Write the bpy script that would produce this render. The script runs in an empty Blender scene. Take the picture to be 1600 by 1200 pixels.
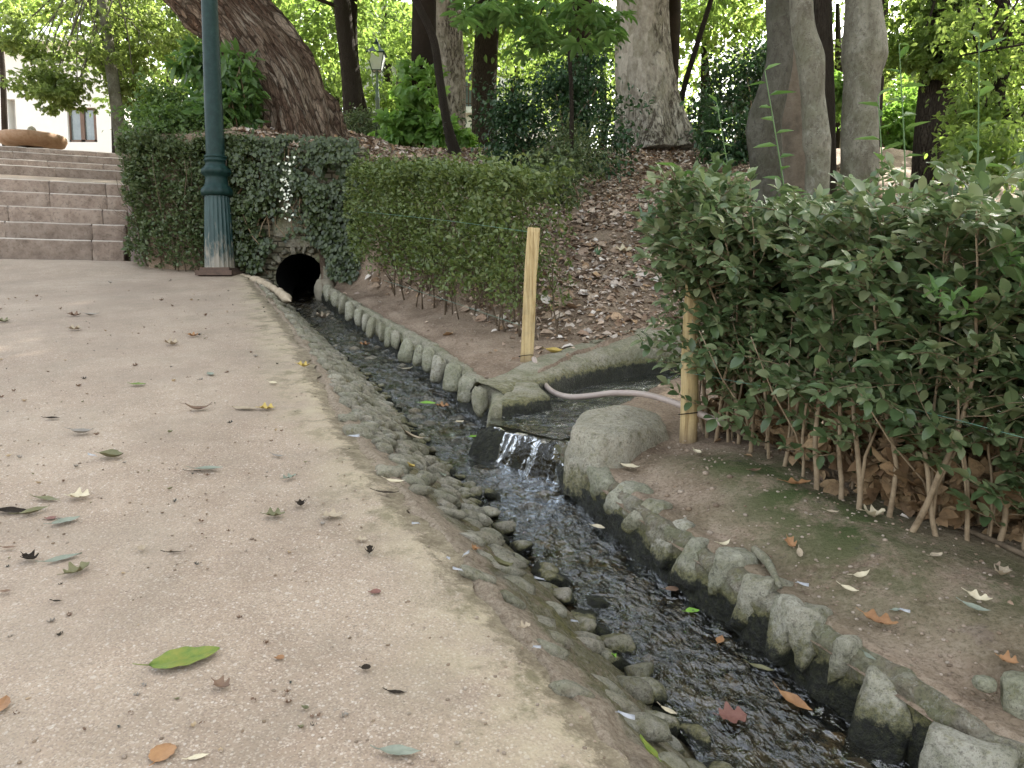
import bpy, bmesh, math, random
import numpy as np
from mathutils import Vector, Matrix
R = math.radians
rng = np.random.default_rng(7)
random.seed(7)
scene = bpy.context.scene
COL = scene.collection
F = 1202.0
PITCH = R(6.0)

# ---------------------------------------------------------------- camera maths
def ray(px, py):
    a = (px - 800) / F; b = (600 - py) / F
    return np.array([a, math.cos(PITCH) + b * math.sin(PITCH), -math.sin(PITCH) + b * math.cos(PITCH)])
def at(px, py, Y):
    d = ray(px, py); return d * (Y / d[1])
def on(px, py, fn=None, y0=0.9, y1=14.0):
    fn = fn or G1
    d = ray(px, py); d = d / d[1]
    Y = np.linspace(y0, y1, 1400)
    g = d[2]*Y - fn(d[0]*Y, Y)
    k = np.nonzero((g[1:] <= 0) & (g[:-1] > 0))[0]
    return d * (Y[k[0]+1] if len(k) else y1)

# ---------------------------------------------------------------- numpy noise
def _h(i, j, k, s):
    n = (i * 374761393 + j * 668265263 + k * 2147483647 + s * 974711) & 0xffffffff
    n = ((n ^ (n >> 13)) * 1274126177) & 0xffffffff
    return ((n ^ (n >> 16)) & 0xffff) / 65535.0
def vnoise(x, y, z=0.0, s=0):
    x = np.asarray(x, float); y = np.asarray(y, float); z = np.asarray(z, float) + 0 * x
    x, y, z = np.broadcast_arrays(x, y, z)
    i = np.floor(x).astype(np.int64); j = np.floor(y).astype(np.int64); k = np.floor(z).astype(np.int64)
    u = x - i; v = y - j; w = z - k
    u = u*u*(3-2*u); v = v*v*(3-2*v); w = w*w*(3-2*w)
    r = 0
    for a in (0, 1):
        for b in (0, 1):
            for c in (0, 1):
                r = r + (u if a else 1-u) * (v if b else 1-v) * (w if c else 1-w) * _h(i+a, j+b, k+c, s)
    return r * 2 - 1
def fbm(x, y, z=0.0, o=4, s=0):
    r = 0; a = 1.0; t = 0; f = 1.0
    for q in range(o):
        r = r + a * vnoise(np.asarray(x) * f, np.asarray(y) * f, np.asarray(z) * f, s + q); t += a; a *= .5; f *= 2.03
    return r / t
def sm(a, b, x):
    t = np.clip((x - a) / (b - a), 0, 1); return t * t * (3 - 2 * t)

# ---------------------------------------------------------------- mesh helpers
def build(name, V, Fs, mat=None, parent=None, smooth=True, attrs=None):
    V = np.asarray(V, float).reshape(-1, 3)
    if not isinstance(Fs, (list, tuple)): Fs = [Fs]
    Fs = [np.asarray(f, np.int32) for f in Fs if len(f)]
    me = bpy.data.meshes.new(name)
    me.vertices.add(len(V)); me.vertices.foreach_set('co', V.ravel())
    nl = sum(f.size for f in Fs); npoly = sum(len(f) for f in Fs)
    me.loops.add(nl); me.polygons.add(npoly)
    me.loops.foreach_set('vertex_index', np.concatenate([f.ravel() for f in Fs]))
    tot = np.concatenate([np.full(len(f), f.shape[1], np.int32) for f in Fs])
    st = np.concatenate([[0], np.cumsum(tot)[:-1]]).astype(np.int32)
    me.polygons.foreach_set('loop_start', st)
    me.polygons.foreach_set('loop_total', tot)
    me.polygons.foreach_set('use_smooth', np.full(npoly, smooth))
    me.update(calc_edges=True)
    if attrs:
        for k, a in attrs.items():
            at_ = me.attributes.new(k, 'FLOAT', 'POINT'); at_.data.foreach_set('value', np.asarray(a, np.float32).ravel())
    o = bpy.data.objects.new(name, me); COL.objects.link(o)
    if mat: me.materials.append(mat)
    if parent: o.parent = parent
    return o
class MB:
    def __init__(s): s.V = []; s.F3 = []; s.F4 = []; s.n = 0
    def add(s, V, F):
        V = np.asarray(V, float).reshape(-1, 3)
        for f in (F if isinstance(F, (list, tuple)) and len(F) and isinstance(F[0], np.ndarray) else [np.asarray(F)]):
            if len(f): (s.F3 if f.shape[1] == 3 else s.F4).append(f + s.n)
        s.V.append(V); s.n += len(V)
    def tube(s, pts, rad, seg=6, cap=True):
        V, Fq, F3 = tube(pts, rad, seg); s.add(V, [Fq, F3])
    def box(s, c, size, rz=0.0, bev=0.0):
        V, Fq = box(c, size, rz); s.add(V, [Fq])
    def build(s, name, mat=None, parent=None, smooth=True, attrs=None):
        Fs = []
        if s.F3: Fs.append(np.concatenate(s.F3))
        if s.F4: Fs.append(np.concatenate(s.F4))
        return build(name, np.concatenate(s.V), Fs, mat, parent, smooth, attrs)
def tube(pts, rad, seg=6):
    P = np.asarray(pts, float); n = len(P)
    rad = np.broadcast_to(np.asarray(rad, float), (n,))
    T = np.gradient(P, axis=0); T /= np.linalg.norm(T, axis=1)[:, None] + 1e-9
    up = np.array([0.0, 0, 1]) if abs(T[0, 2]) < .8 else np.array([0.0, 1, 0])
    U = np.zeros_like(P); U[0] = np.cross(up, T[0]); U[0] /= np.linalg.norm(U[0])
    for i in range(1, n):
        u = U[i-1] - T[i] * np.dot(U[i-1], T[i]); U[i] = u / (np.linalg.norm(u) + 1e-9)
    W = np.cross(T, U)
    a = np.arange(seg) * 2 * np.pi / seg
    V = P[:, None] + rad[:, None, None] * (np.cos(a)[None, :, None] * U[:, None] + np.sin(a)[None, :, None] * W[:, None])
    V = V.reshape(-1, 3)
    i, j = np.meshgrid(np.arange(n-1), np.arange(seg), indexing='ij'); j2 = (j + 1) % seg
    Fq = np.stack([i*seg+j, i*seg+j2, (i+1)*seg+j2, (i+1)*seg+j], -1).reshape(-1, 4)
    V = np.vstack([V, P[0], P[-1]]); c0 = n*seg; c1 = c0 + 1
    jj = np.arange(seg); j2 = (jj+1) % seg
    F3 = np.vstack([np.stack([np.full(seg, c0), j2, jj], -1), np.stack([np.full(seg, c1), (n-1)*seg+jj, (n-1)*seg+j2], -1)])
    return V, Fq, F3
def box(c, size, rz=0.0):
    x, y, z = np.array(size) / 2
    V = np.array([[sx*x, sy*y, sz*z] for sz in (-1, 1) for sy in (-1, 1) for sx in (-1, 1)])
    co, si = math.cos(rz), math.sin(rz)
    V = V @ np.array([[co, si, 0], [-si, co, 0], [0, 0, 1]]) + np.array(c)
    Fq = np.array([[0, 2, 3, 1], [4, 5, 7, 6], [0, 1, 5, 4], [2, 6, 7, 3], [0, 4, 6, 2], [1, 3, 7, 5]])
    return V, Fq
def grid(X, Y, Z):
    n, m = X.shape
    i, j = np.meshgrid(np.arange(n-1), np.arange(m-1), indexing='ij')
    Fq = np.stack([i*m+j, i*m+j+1, (i+1)*m+j+1, (i+1)*m+j], -1).reshape(-1, 4)
    return np.stack([X, Y, Z], -1).reshape(-1, 3), Fq
def lathe(prof, seg=32, flute=None):
    prof = np.asarray(prof, float); n = len(prof); a = np.arange(seg) * 2*np.pi/seg
    r = prof[:, 0][:, None] * np.ones(seg)
    if flute is not None: r = r + flute(prof, a)
    V = np.stack([r*np.cos(a), r*np.sin(a), prof[:, 1][:, None] + 0*r], -1).reshape(-1, 3)
    i, j = np.meshgrid(np.arange(n-1), np.arange(seg), indexing='ij'); j2 = (j+1) % seg
    return V, np.stack([i*seg+j, i*seg+j2, (i+1)*seg+j2, (i+1)*seg+j], -1).reshape(-1, 4)
def ico(sub):
    bm = bmesh.new(); bmesh.ops.create_icosphere(bm, subdivisions=sub, radius=1)
    V = np.array([v.co[:] for v in bm.verts]); Fc = np.array([[v.index for v in f.verts] for f in bm.faces]); bm.free(); return V, Fc
ICO = {k: ico(k) for k in (1, 2, 3, 4)}
def rock(size, seed=0, sub=3, rough=.18, flat=.74):
    V, Fc = ICO[sub]; o = seed * 7.3
    sp = np.sign(V) * np.abs(V) ** flat
    d = 1 + rough * fbm(V[:, 0]*1.3+o, V[:, 1]*1.3+o, V[:, 2]*1.3, 4, 3) * 1.6
    V = sp * d[:, None]
    return V * (np.array(size) / 2), Fc
def facet(V, seed, n=13, soft=26.0, lo=.62, hi=.95):
    r = np.random.default_rng(seed); N = norm(r.normal(size=(n, 3))); N = np.vstack([N, np.eye(3), -np.eye(3)]); d = np.concatenate([r.uniform(lo, hi, n), r.uniform(.8, .97, 6)])
    U = norm(V); c = np.maximum(U @ N.T, 1e-3)/d[None]
    return U/((c**soft).sum(1)**(1/soft))[:, None]
def frock(size, seed=0, sub=3, rough=.06, **kw):
    V, Fc = ICO[sub]; V = facet(V, seed, **kw); o = seed*3.1
    V = V*(1+rough*1.6*fbm(V[:, 0]*2.2+o, V[:, 1]*2.2, V[:, 2]*2.2+o, 4, 3))[:, None]
    return V*(np.array(size)/2), Fc
def rotm(rx=0, ry=0, rz=0):
    return np.array(Matrix.Rotation(rz, 3, 'Z') @ Matrix.Rotation(ry, 3, 'Y') @ Matrix.Rotation(rx, 3, 'X'))
def tag(o, label=None, cat=None, group=None, kind=None):
    if label: o['label'] = label
    if cat: o['category'] = cat
    if group: o['group'] = group
    if kind: o['kind'] = kind
    return o
def empty(name, loc=(0, 0, 0), rz=0.0):
    o = bpy.data.objects.new(name, None); COL.objects.link(o); o.location = loc; o.rotation_euler = (0, 0, rz); o.empty_display_size = .1
    return o
def structure(o): o['kind'] = 'structure'; return o
def local(o, root):
    """re-express a mesh built in world coords relative to its thing's base"""
    me = o.data; n = len(me.vertices); a = np.empty(n*3); me.vertices.foreach_get('co', a)
    a = a.reshape(-1, 3) - np.array(root.location); me.vertices.foreach_set('co', a.ravel()); me.update(); return o
def copy_tree(o, parent=None):
    c = o.copy(); COL.objects.link(c); c.parent = parent
    for ch in [x for x in list(scene.collection.objects) if x.parent == o]: copy_tree(ch, c)
    return c

# ---------------------------------------------------------------- leaves
def hexleaf(fold=.10, bend=.12):
    V = np.array([[0, 0, 0], [.32, -.5, fold], [.72, -.40, fold-bend*.6], [1, 0, -bend], [.72, .40, fold-bend*.6], [.32, .5, fold]])
    return V, [np.array([[0, 1, 2, 3], [0, 3, 4, 5]])]
def ovalleaf(fold=.09, bend=.15):
    V = np.array([[0, 0, 0], [.16, -.30, fold*.6], [.42, -.5, fold], [.72, -.42, fold-bend*.5], [.92, -.17, -bend*.8], [1, 0, -bend],
                  [.92, .17, -bend*.8], [.72, .42, fold-bend*.5], [.42, .5, fold], [.16, .30, fold*.6], [.42, 0, 0], [.74, 0, -bend*.5]])
    return V, [np.array([[0, 1, 2], [0, 2, 10], [0, 10, 8], [0, 8, 9], [11, 4, 5], [11, 5, 6]]), np.array([[2, 3, 11, 10], [10, 11, 7, 8]]), np.array([[3, 4, 11], [11, 6, 7]])]
def compound(angles, sizes, w, base=hexleaf):
    V0, F0 = base(); VV = []; FF = []
    for a, s in zip(angles, sizes):
        V = V0 * np.array([1, w, 1]) * s; c, sn = math.cos(R(a)), math.sin(R(a))
        V = np.stack([V[:, 0]*c - V[:, 1]*sn + .12, V[:, 0]*sn + V[:, 1]*c, V[:, 2] - .12*abs(a)/60], -1)
        FF.append(F0[0] + len(V0)*len(VV)); VV.append(V)
    return np.vstack(VV), [np.vstack(FF)]
HEX = hexleaf(); OVAL = ovalleaf(); LONG = hexleaf(.05, .3)
CHEST = compound([-75, -38, 0, 38, 75], [.62, .85, 1, .85, .62], .36)
MAPLE = compound([-85, -42, 0, 42, 85], [.55, .85, 1, .85, .55], .62)
def norm(a): return a / (np.linalg.norm(a, axis=-1, keepdims=True) + 1e-9)
def leaves(P, D, N, L, W, tmpl):
    """arrays -> verts, faces"""
    T, Ft = tmpl; P = np.asarray(P, float); n = len(P)
    D = norm(np.asarray(D, float)); N = np.asarray(N, float)
    Yv = norm(np.cross(N, D)); Nn = np.cross(D, Yv)
    L = np.broadcast_to(L, (n,)).astype(float); W = np.broadcast_to(W, (n,)).astype(float)
    V = P[:, None] + L[:, None, None] * (T[None, :, 0, None]*D[:, None] + (T[None, :, 1, None]*W[:, None, None])*Yv[:, None] + T[None, :, 2, None]*Nn[:, None])
    k = len(T); off = (np.arange(n) * k)[:, None, None]
    by = {}
    for f in Ft: by.setdefault(f.shape[1], []).append(f)
    Fs = [(np.vstack(fl)[None] + off).reshape(-1, w) for w, fl in by.items()]
    return V.reshape(-1, 3), Fs
def rvec(n, r=None):
    return norm((r or rng).normal(size=(n, 3)))
# ---------------------------------------------------------------- materials
class NT:
    def __init__(s, name):
        s.m = bpy.data.materials.new(name); s.m.use_nodes = True; s.t = s.m.node_tree; s.t.nodes.clear()
        s.out = s.t.nodes.new('ShaderNodeOutputMaterial'); s.pos = None
    def n(s, ty, **kw):
        nd = s.t.nodes.new(ty)
        for k, v in kw.items():
            if k.startswith('i_'):
                key = k[2:].replace('_', ' ')
                s.set(nd, key, v)
            else: setattr(nd, k, v)
        return nd
    def set(s, nd, key, v):
        sock = nd.inputs[key] if not isinstance(key, int) else nd.inputs[key]
        if isinstance(v, bpy.types.NodeSocket): s.t.links.new(v, sock)
        elif isinstance(v, (tuple, list)) and len(v) == 3 and sock.type == 'RGBA': sock.default_value = (*v, 1)
        else: sock.default_value = v
    def P(s):
        if s.pos is None: s.pos = s.n('ShaderNodeNewGeometry').outputs['Position']
        return s.pos
    def O(s): return s.n('ShaderNodeTexCoord').outputs['Object']
    def map(s, v, sc=(1, 1, 1), rot=(0, 0, 0)):
        return s.n('ShaderNodeMapping', i_Vector=v, i_Scale=sc, i_Rotation=rot).outputs[0]
    def noise(s, sc, det=4, ro=.6, v=None, dist=0.0):
        return s.n('ShaderNodeTexNoise', i_Vector=v or s.P(), i_Scale=sc, i_Detail=det, i_Roughness=ro, i_Distortion=dist).outputs[0]
    def voro(s, sc, feat='F1', v=None, out='Distance', rnd=1.0):
        return s.n('ShaderNodeTexVoronoi', feature=feat, i_Vector=v or s.P(), i_Scale=sc, i_Randomness=rnd).outputs[out]
    def ramp(s, f, stops, interp='LINEAR'):
        nd = s.n('ShaderNodeValToRGB', i_Fac=f); r = nd.color_ramp; r.interpolation = interp
        while len(r.elements) < len(stops): r.elements.new(.5)
        for e, (p, c) in zip(r.elements, stops):
            e.position = p; e.color = (*c, 1) if isinstance(c, (tuple, list)) else (c, c, c, 1)
        return nd.outputs[0]
    def mix(s, f, a, b, bt='MIX'):
        nd = s.n('ShaderNodeMix', data_type='RGBA', blend_type=bt)
        s.set(nd, 0, f); s.set(nd, 6, a); s.set(nd, 7, b); return nd.outputs[2]
    def math(s, op, a, b=0.0, clamp=False):
        nd = s.n('ShaderNodeMath', operation=op, use_clamp=clamp); s.set(nd, 0, a); s.set(nd, 1, b); return nd.outputs[0]
    def attr(s, name): return s.n('ShaderNodeAttribute', attribute_name=name).outputs['Fac']
    def bump(s, h, st=.5, dist=.01, nrm=None):
        nd = s.n('ShaderNodeBump', i_Strength=st, i_Distance=dist, i_Height=h)
        if nrm: s.set(nd, 'Normal', nrm)
        return nd.outputs[0]
    def pbr(s, col, rough=.8, nrm=None, spec=.3, metal=0.0, **kw):
        nd = s.n('ShaderNodeBsdfPrincipled'); s.set(nd, 'Base Color', col); s.set(nd, 'Roughness', rough); s.set(nd, 'Specular IOR Level', spec); s.set(nd, 'Metallic', metal)
        if nrm: s.set(nd, 'Normal', nrm)
        for k, v in kw.items(): s.set(nd, k.replace('_', ' '), v)
        return nd.outputs[0]
    def end(s, sh): s.t.links.new(sh, s.out.inputs[0]); return s.m

def m_path():
    s = NT('sandy_path')
    big = s.noise(1.1, 4, .6); mid = s.noise(9, 5, .7)
    base = s.ramp(s.math('ADD', s.math('MULTIPLY', big, .6), s.math('MULTIPLY', mid, .4)), [(.32, (.245, .180, .128)), (.5, (.325, .250, .183)), (.68, (.40, .320, .240))])
    grit = s.voro(135, out='Color'); gd = s.voro(135)
    g = s.n('ShaderNodeSeparateColor', i_Color=grit).outputs[0]
    chips = s.math('MULTIPLY', s.math('GREATER_THAN', g, .90), s.math('LESS_THAN', gd, .42))
    g2 = s.n('ShaderNodeSeparateColor', i_Color=s.voro(300, out='Color')).outputs[0]
    c = s.mix(s.math('MULTIPLY', s.math('LESS_THAN', g2, .22), .38), base, (.14, .105, .085))
    c = s.mix(s.math('MULTIPLY', s.math('GREATER_THAN', g2, .86), .38), c, (.56, .49, .41))
    c = s.mix(s.math('MULTIPLY', chips, .55), c, (.58, .52, .45))
    gm = s.n('ShaderNodeSeparateColor', i_Color=s.voro(38, out='Color')).outputs[0]; gmd = s.voro(38)
    c = s.mix(s.math('MULTIPLY', s.math('MULTIPLY', s.math('GREATER_THAN', gm, .93), s.math('LESS_THAN', gmd, .22)), .4), c, (.58, .52, .45))
    c = s.mix(s.math('MULTIPLY', s.ramp(s.noise(2.7, 5, .65), [(.45, 0.0), (.72, 1.0)]), .5), c, (.21, .175, .13))
    c = s.mix(s.math('MULTIPLY', s.ramp(s.noise(.55, 5, .7, dist=1.0), [(.46, 0.0), (.62, 1.0)]), .4), c, (.24, .185, .14))
    e = s.attr('edge')   # lighter mortar and green-brown staining beside the bank
    c = s.mix(s.math('MULTIPLY', e, s.ramp(s.noise(5, 5, .7), [(.35, 0.0), (.6, .85)])), c, (.40, .335, .225))
    c = s.mix(s.math('MULTIPLY', e, s.ramp(s.noise(7.3, 5, .75), [(.5, 0.0), (.62, .8)])), c, (.115, .10, .05))
    c = s.mix(s.math('MULTIPLY', s.ramp(s.math('ADD', s.attr('lip'), s.math('MULTIPLY', s.math('SUBTRACT', s.noise(14, 6, .8), .5), 1.6)), [(.45, 0.0), (.62, 1.0)]), .85), c, s.ramp(s.noise(24, 5, .8), [(.4, (.10, .075, .045)), (.6, (.23, .19, .125))]))
    h = s.math('ADD', s.math('MULTIPLY', s.noise(120, 3, .7), .6), s.math('ADD', s.math('MULTIPLY', gd, -.5), s.math('MULTIPLY', s.noise(22, 4, .7), 1.3)))
    return s.end(s.pbr(c, .78, s.bump(h, .55, .006), .35))
def m_bank():
    s = NT('mossy_mortar')
    n = s.noise(9, 8, .75, dist=.5); f = s.noise(60, 6, .8)
    c = s.ramp(n, [(.3, (.13, .095, .065)), (.42, (.245, .19, .135)), (.5, (.14, .13, .06)), (.58, (.22, .195, .135)), (.7, (.34, .30, .225))])
    c = s.mix(s.ramp(f, [(.5, 0.0), (.66, .6)]), c, (.34, .30, .23))
    c = s.mix(s.ramp(s.noise(110, 4, .8), [(.38, .7), (.48, 0.0)]), c, (.05, .04, .025))
    tp = s.ramp(s.math('ADD', s.attr('top'), s.math('MULTIPLY', s.math('SUBTRACT', s.noise(8, 6, .8), .5), 1.5)), [(.35, 0.0), (.65, 1.0)])
    c = s.mix(s.math('MULTIPLY', tp, .9), c, s.ramp(s.noise(75, 5, .8), [(.35, (.20, .145, .10)), (.5, (.33, .26, .19)), (.65, (.44, .37, .285))]))
    mo = s.ramp(s.math('ADD', s.attr('mid'), s.math('MULTIPLY', s.math('SUBTRACT', s.noise(6, 6, .75, dist=.5), .5), 1.8)), [(.55, 0.0), (.8, 1.0)])
    c = s.mix(s.math('MULTIPLY', mo, .8), c, s.ramp(s.noise(50, 5, .8), [(.38, (.06, .055, .018)), (.52, (.15, .135, .045)), (.66, (.22, .20, .09))]))
    c = s.mix(s.ramp(s.attr('wet'), [(.2, 0.0), (.8, .8)]), c, (.03, .028, .018))
    return s.end(s.pbr(c, .85, s.bump(s.math('ADD', f, s.noise(140, 3, .7)), .9, .014), .25))
def m_stone(name, cols, moss=.3, wet=True, sc=1.0):
    s = NT(name)
    oi = s.n('ShaderNodeObjectInfo').outputs['Random']; isl = s.n('ShaderNodeNewGeometry').outputs['Random Per Island']
    r = s.math('FRACT', s.math('ADD', oi, isl))
    c = s.ramp(r, [(i / max(1, len(cols)-1), k) for i, k in enumerate(cols)])
    n = s.noise(14*sc, 6, .7); f = s.noise(70*sc, 5, .75)
    c = s.mix(s.math('MULTIPLY', s.ramp(n, [(.42, 0.0), (.6, 1.0)]), .5), c, (.36, .34, .27))
    c = s.mix(s.math('MULTIPLY', s.ramp(s.noise(9*sc, 5, .7, dist=.6), [(.48, 0.0), (.6, 1.0)]), moss), c, (.115, .135, .055))
    c = s.mix(s.math('MULTIPLY', s.ramp(f, [(.52, 0.0), (.66, 1.0)]), .6), c, (.07, .06, .045))
    c = s.mix(s.math('MULTIPLY', s.ramp(s.noise(33*sc, 6, .8, dist=.8), [(.52, 0.0), (.60, 1.0)]), .5), c, (.42, .40, .33))
    c = s.mix(s.math('MULTIPLY', s.ramp(s.noise(5*sc, 4, .7), [(.45, 0.0), (.62, 1.0)]), moss), c, (.15, .16, .075))
    c = s.mix(s.math('MULTIPLY', s.ramp(s.noise(150*sc, 4, .8), [(.36, 1.0), (.47, 0.0)]), .55), c, (.05, .045, .03))
    ro = .75
    if wet:
        w = s.math('ADD', s.attr('wet'), s.math('MULTIPLY', s.math('SUBTRACT', s.noise(22, 5, .75), .5), 1.3))
        mz = s.ramp(s.math('ADD', w, s.math('MULTIPLY', s.math('SUBTRACT', s.noise(75, 5, .8), .5), 1.1)), [(.02, 0.0), (.34, 1.0)])
        c = s.mix(s.math('MULTIPLY', mz, .8), c, s.ramp(s.noise(48, 5, .8), [(.4, (.05, .05, .018)), (.52, (.155, .145, .05)), (.64, (.25, .225, .11))]))
        wr = s.ramp(w, [(.44, 0.0), (.60, 1.0)])
        dark = s.ramp(s.noise(60, 5, .8), [(.42, (.010, .010, .007)), (.6, (.032, .034, .016)), (.72, (.09, .085, .035))])
        c = s.mix(wr, c, dark); ro = s.math('SUBTRACT', .8, s.math('MULTIPLY', wr, .35))
    return s.end(s.pbr(c, ro, s.bump(s.math('ADD', n, s.math('MULTIPLY', f, .8)), 1.0, .022), .35))
def m_soil():
    s = NT('dusty_soil')
    n = s.noise(3.2, 6, .7); f = s.noise(45, 6, .75)
    c = s.ramp(n, [(.32, (.14, .098, .068)), (.5, (.245, .182, .13)), (.68, (.35, .275, .205))])
    c = s.mix(s.math('MULTIPLY', s.ramp(f, [(.5, 0.0), (.65, 1.0)]), .5), c, (.36, .29, .225))
    c = s.mix(s.math('MULTIPLY', s.ramp(s.noise(90, 4, .8), [(.35, 1.0), (.5, 0.0)]), .6), c, (.06, .042, .03))
    mo = s.math('MULTIPLY', s.attr('moss'), s.ramp(s.noise(4.5, 6, .75, dist=.4), [(.36, .1), (.50, 1.0)]))
    c = s.mix(mo, c, s.ramp(s.noise(7, 4, .7), [(.35, (.055, .075, .025)), (.6, (.085, .095, .04)), (.7, (.05, .055, .045))]))
    c = s.mix(s.ramp(s.attr('wet'), [(.3, 0.0), (.8, 1.0)]), c, (.022, .019, .013))
    return s.end(s.pbr(c, .92, s.bump(s.math('ADD', s.math('MULTIPLY', s.noise(18, 5, .7), 1.4), f), .75, .014), .15))
def m_bed():
    s = NT('stream_bed')
    c = s.ramp(s.voro(22, out='Color'), [(.2, (.02, .017, .012)), (.5, (.10, .078, .05)), (.8, (.24, .19, .12))])
    return s.end(s.pbr(c, .5, s.bump(s.voro(22), .8, .02), .4))
def m_water(foam=False):
    s = NT('cascade_water' if foam else 'stream_water')
    st = s.map(s.P(), (1, 1, 1), (0, 0, R(-23)))
    v = s.map(st, (1.25, .75, 1))
    h = s.math('ADD', s.noise(19, 3, .55, v, 1.2), s.math('MULTIPLY', s.noise(48, 2, .5, v, .8), .42))
    h = s.math('MULTIPLY', h, s.ramp(s.noise(4.5, 3, .6), [(.38, .25), (.6, 1.25)]))
    h = s.math('ADD', h, s.math('MULTIPLY', s.noise(7, 2, .5), .9))
    nr = s.bump(h, .35 if foam else 1.0, .030)
    fr = s.n('ShaderNodeFresnel', i_IOR=1.36, i_Normal=nr).outputs[0]
    gl = s.n('ShaderNodeBsdfGlossy', i_Color=(.93, .97, 1.0), i_Roughness=.14 if foam else .045, i_Normal=nr).outputs[0]
    tr = s.n('ShaderNodeBsdfTransparent', i_Color=(.78, .70, .56)).outputs[0]
    fac = s.math('MULTIPLY', s.math('ADD', fr, .02), 0.6 if foam else 2.2, True)
    mx = s.n('ShaderNodeMixShader'); s.set(mx, 0, fac); s.set(mx, 1, tr); s.set(mx, 2, gl)
    o = mx.outputs[0]
    w = s.attr('foam')
    fz = s.noise(34, 4, .7, s.map(st, (1.0, .28, .6)) if not foam else s.map(s.P(), (1.0, 1.0, .10)), .5)
    fm = s.math('MULTIPLY', w, s.ramp(fz, [(.54, 0.0), (.68, 1.0)]))
    df = s.n('ShaderNodeBsdfDiffuse', i_Color=(.62, .66, .70)).outputs[0]
    m2 = s.n('ShaderNodeMixShader'); s.set(m2, 0, s.math('MULTIPLY', fm, .16)); s.set(m2, 1, o); s.set(m2, 2, df)
    return s.end(m2.outputs[0])
def m_leaf(name, cols, trans=.35, gloss=.38, tcol=None, spec=.45):
    s = NT(name)
    isl = s.n('ShaderNodeNewGeometry').outputs['Random Per Island']
    k = len(cols)
    c = s.ramp(isl, [(i / max(1, k-1), q) for i, q in enumerate(cols)])
    cl = s.noise(1.6, 3, .6)
    c = s.mix(s.math('MULTIPLY', s.math('SUBTRACT', cl, .35, True), .9), c, cols[-1])
    bsdf = s.pbr(c, gloss, None, spec)
    tc = s.n('ShaderNodeHueSaturation', i_Hue=.485, i_Saturation=1.15, i_Value=1.9, i_Color=c).outputs[0]
    t = s.n('ShaderNodeBsdfTranslucent', i_Color=tc).outputs[0]
    mx = s.n('ShaderNodeMixShader'); s.set(mx, 0, trans); s.set(mx, 1, bsdf); s.set(mx, 2, t)
    return s.end(mx.outputs[0])
def m_simple(name, cols, sc=12, rough=.8, bstr=.4, bdist=.01, spec=.3, stretch=None, coord='P', metal=0.0, isl=False):
    s = NT(name)
    v = s.P() if coord == 'P' else s.O()
    if stretch: v = s.map(v, stretch)
    n = s.noise(sc, 5, .7, v)
    k = len(cols)
    c = s.ramp(n, [(.28 + .44*i/max(1, k-1), q) for i, q in enumerate(cols)])
    f = s.noise(sc*6, 4, .7, v)
    c = s.mix(s.math('MULTIPLY', f, .25), c, cols[0])
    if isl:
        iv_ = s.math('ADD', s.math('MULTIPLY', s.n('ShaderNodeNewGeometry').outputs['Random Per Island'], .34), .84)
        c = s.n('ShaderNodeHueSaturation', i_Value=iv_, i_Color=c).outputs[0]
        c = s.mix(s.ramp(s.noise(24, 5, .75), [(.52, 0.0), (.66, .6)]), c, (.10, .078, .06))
        c = s.mix(s.math('MULTIPLY', s.attr('nose_lit'), .8), c, (.62, .57, .50))  # pale nosings: worn dusty edge, with its skylight painted into the colour
    return s.end(s.pbr(c, rough, s.bump(s.math('ADD', n, s.math('MULTIPLY', f, .5)), bstr, bdist), spec, metal))
def m_isl(name, cols, rough=.8, spec=.2, trans=0.0, spots=True):
    s = NT(name)
    oi = s.n('ShaderNodeObjectInfo').outputs['Random']; isl = s.n('ShaderNodeNewGeometry').outputs['Random Per Island']
    c = s.ramp(s.math('FRACT', s.math('ADD', oi, isl)), [(i / max(1, len(cols)-1), q) for i, q in enumerate(cols)])
    if spots: c = s.mix(s.math('MULTIPLY', s.ramp(s.noise(60, 4, .7), [(.48, 0.0), (.62, 1.0)]), .45), c, (.09, .065, .035))
    sh = s.pbr(c, rough, s.bump(s.noise(90, 3, .7), .3, .004), spec)
    return s.end(sh)
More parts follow.
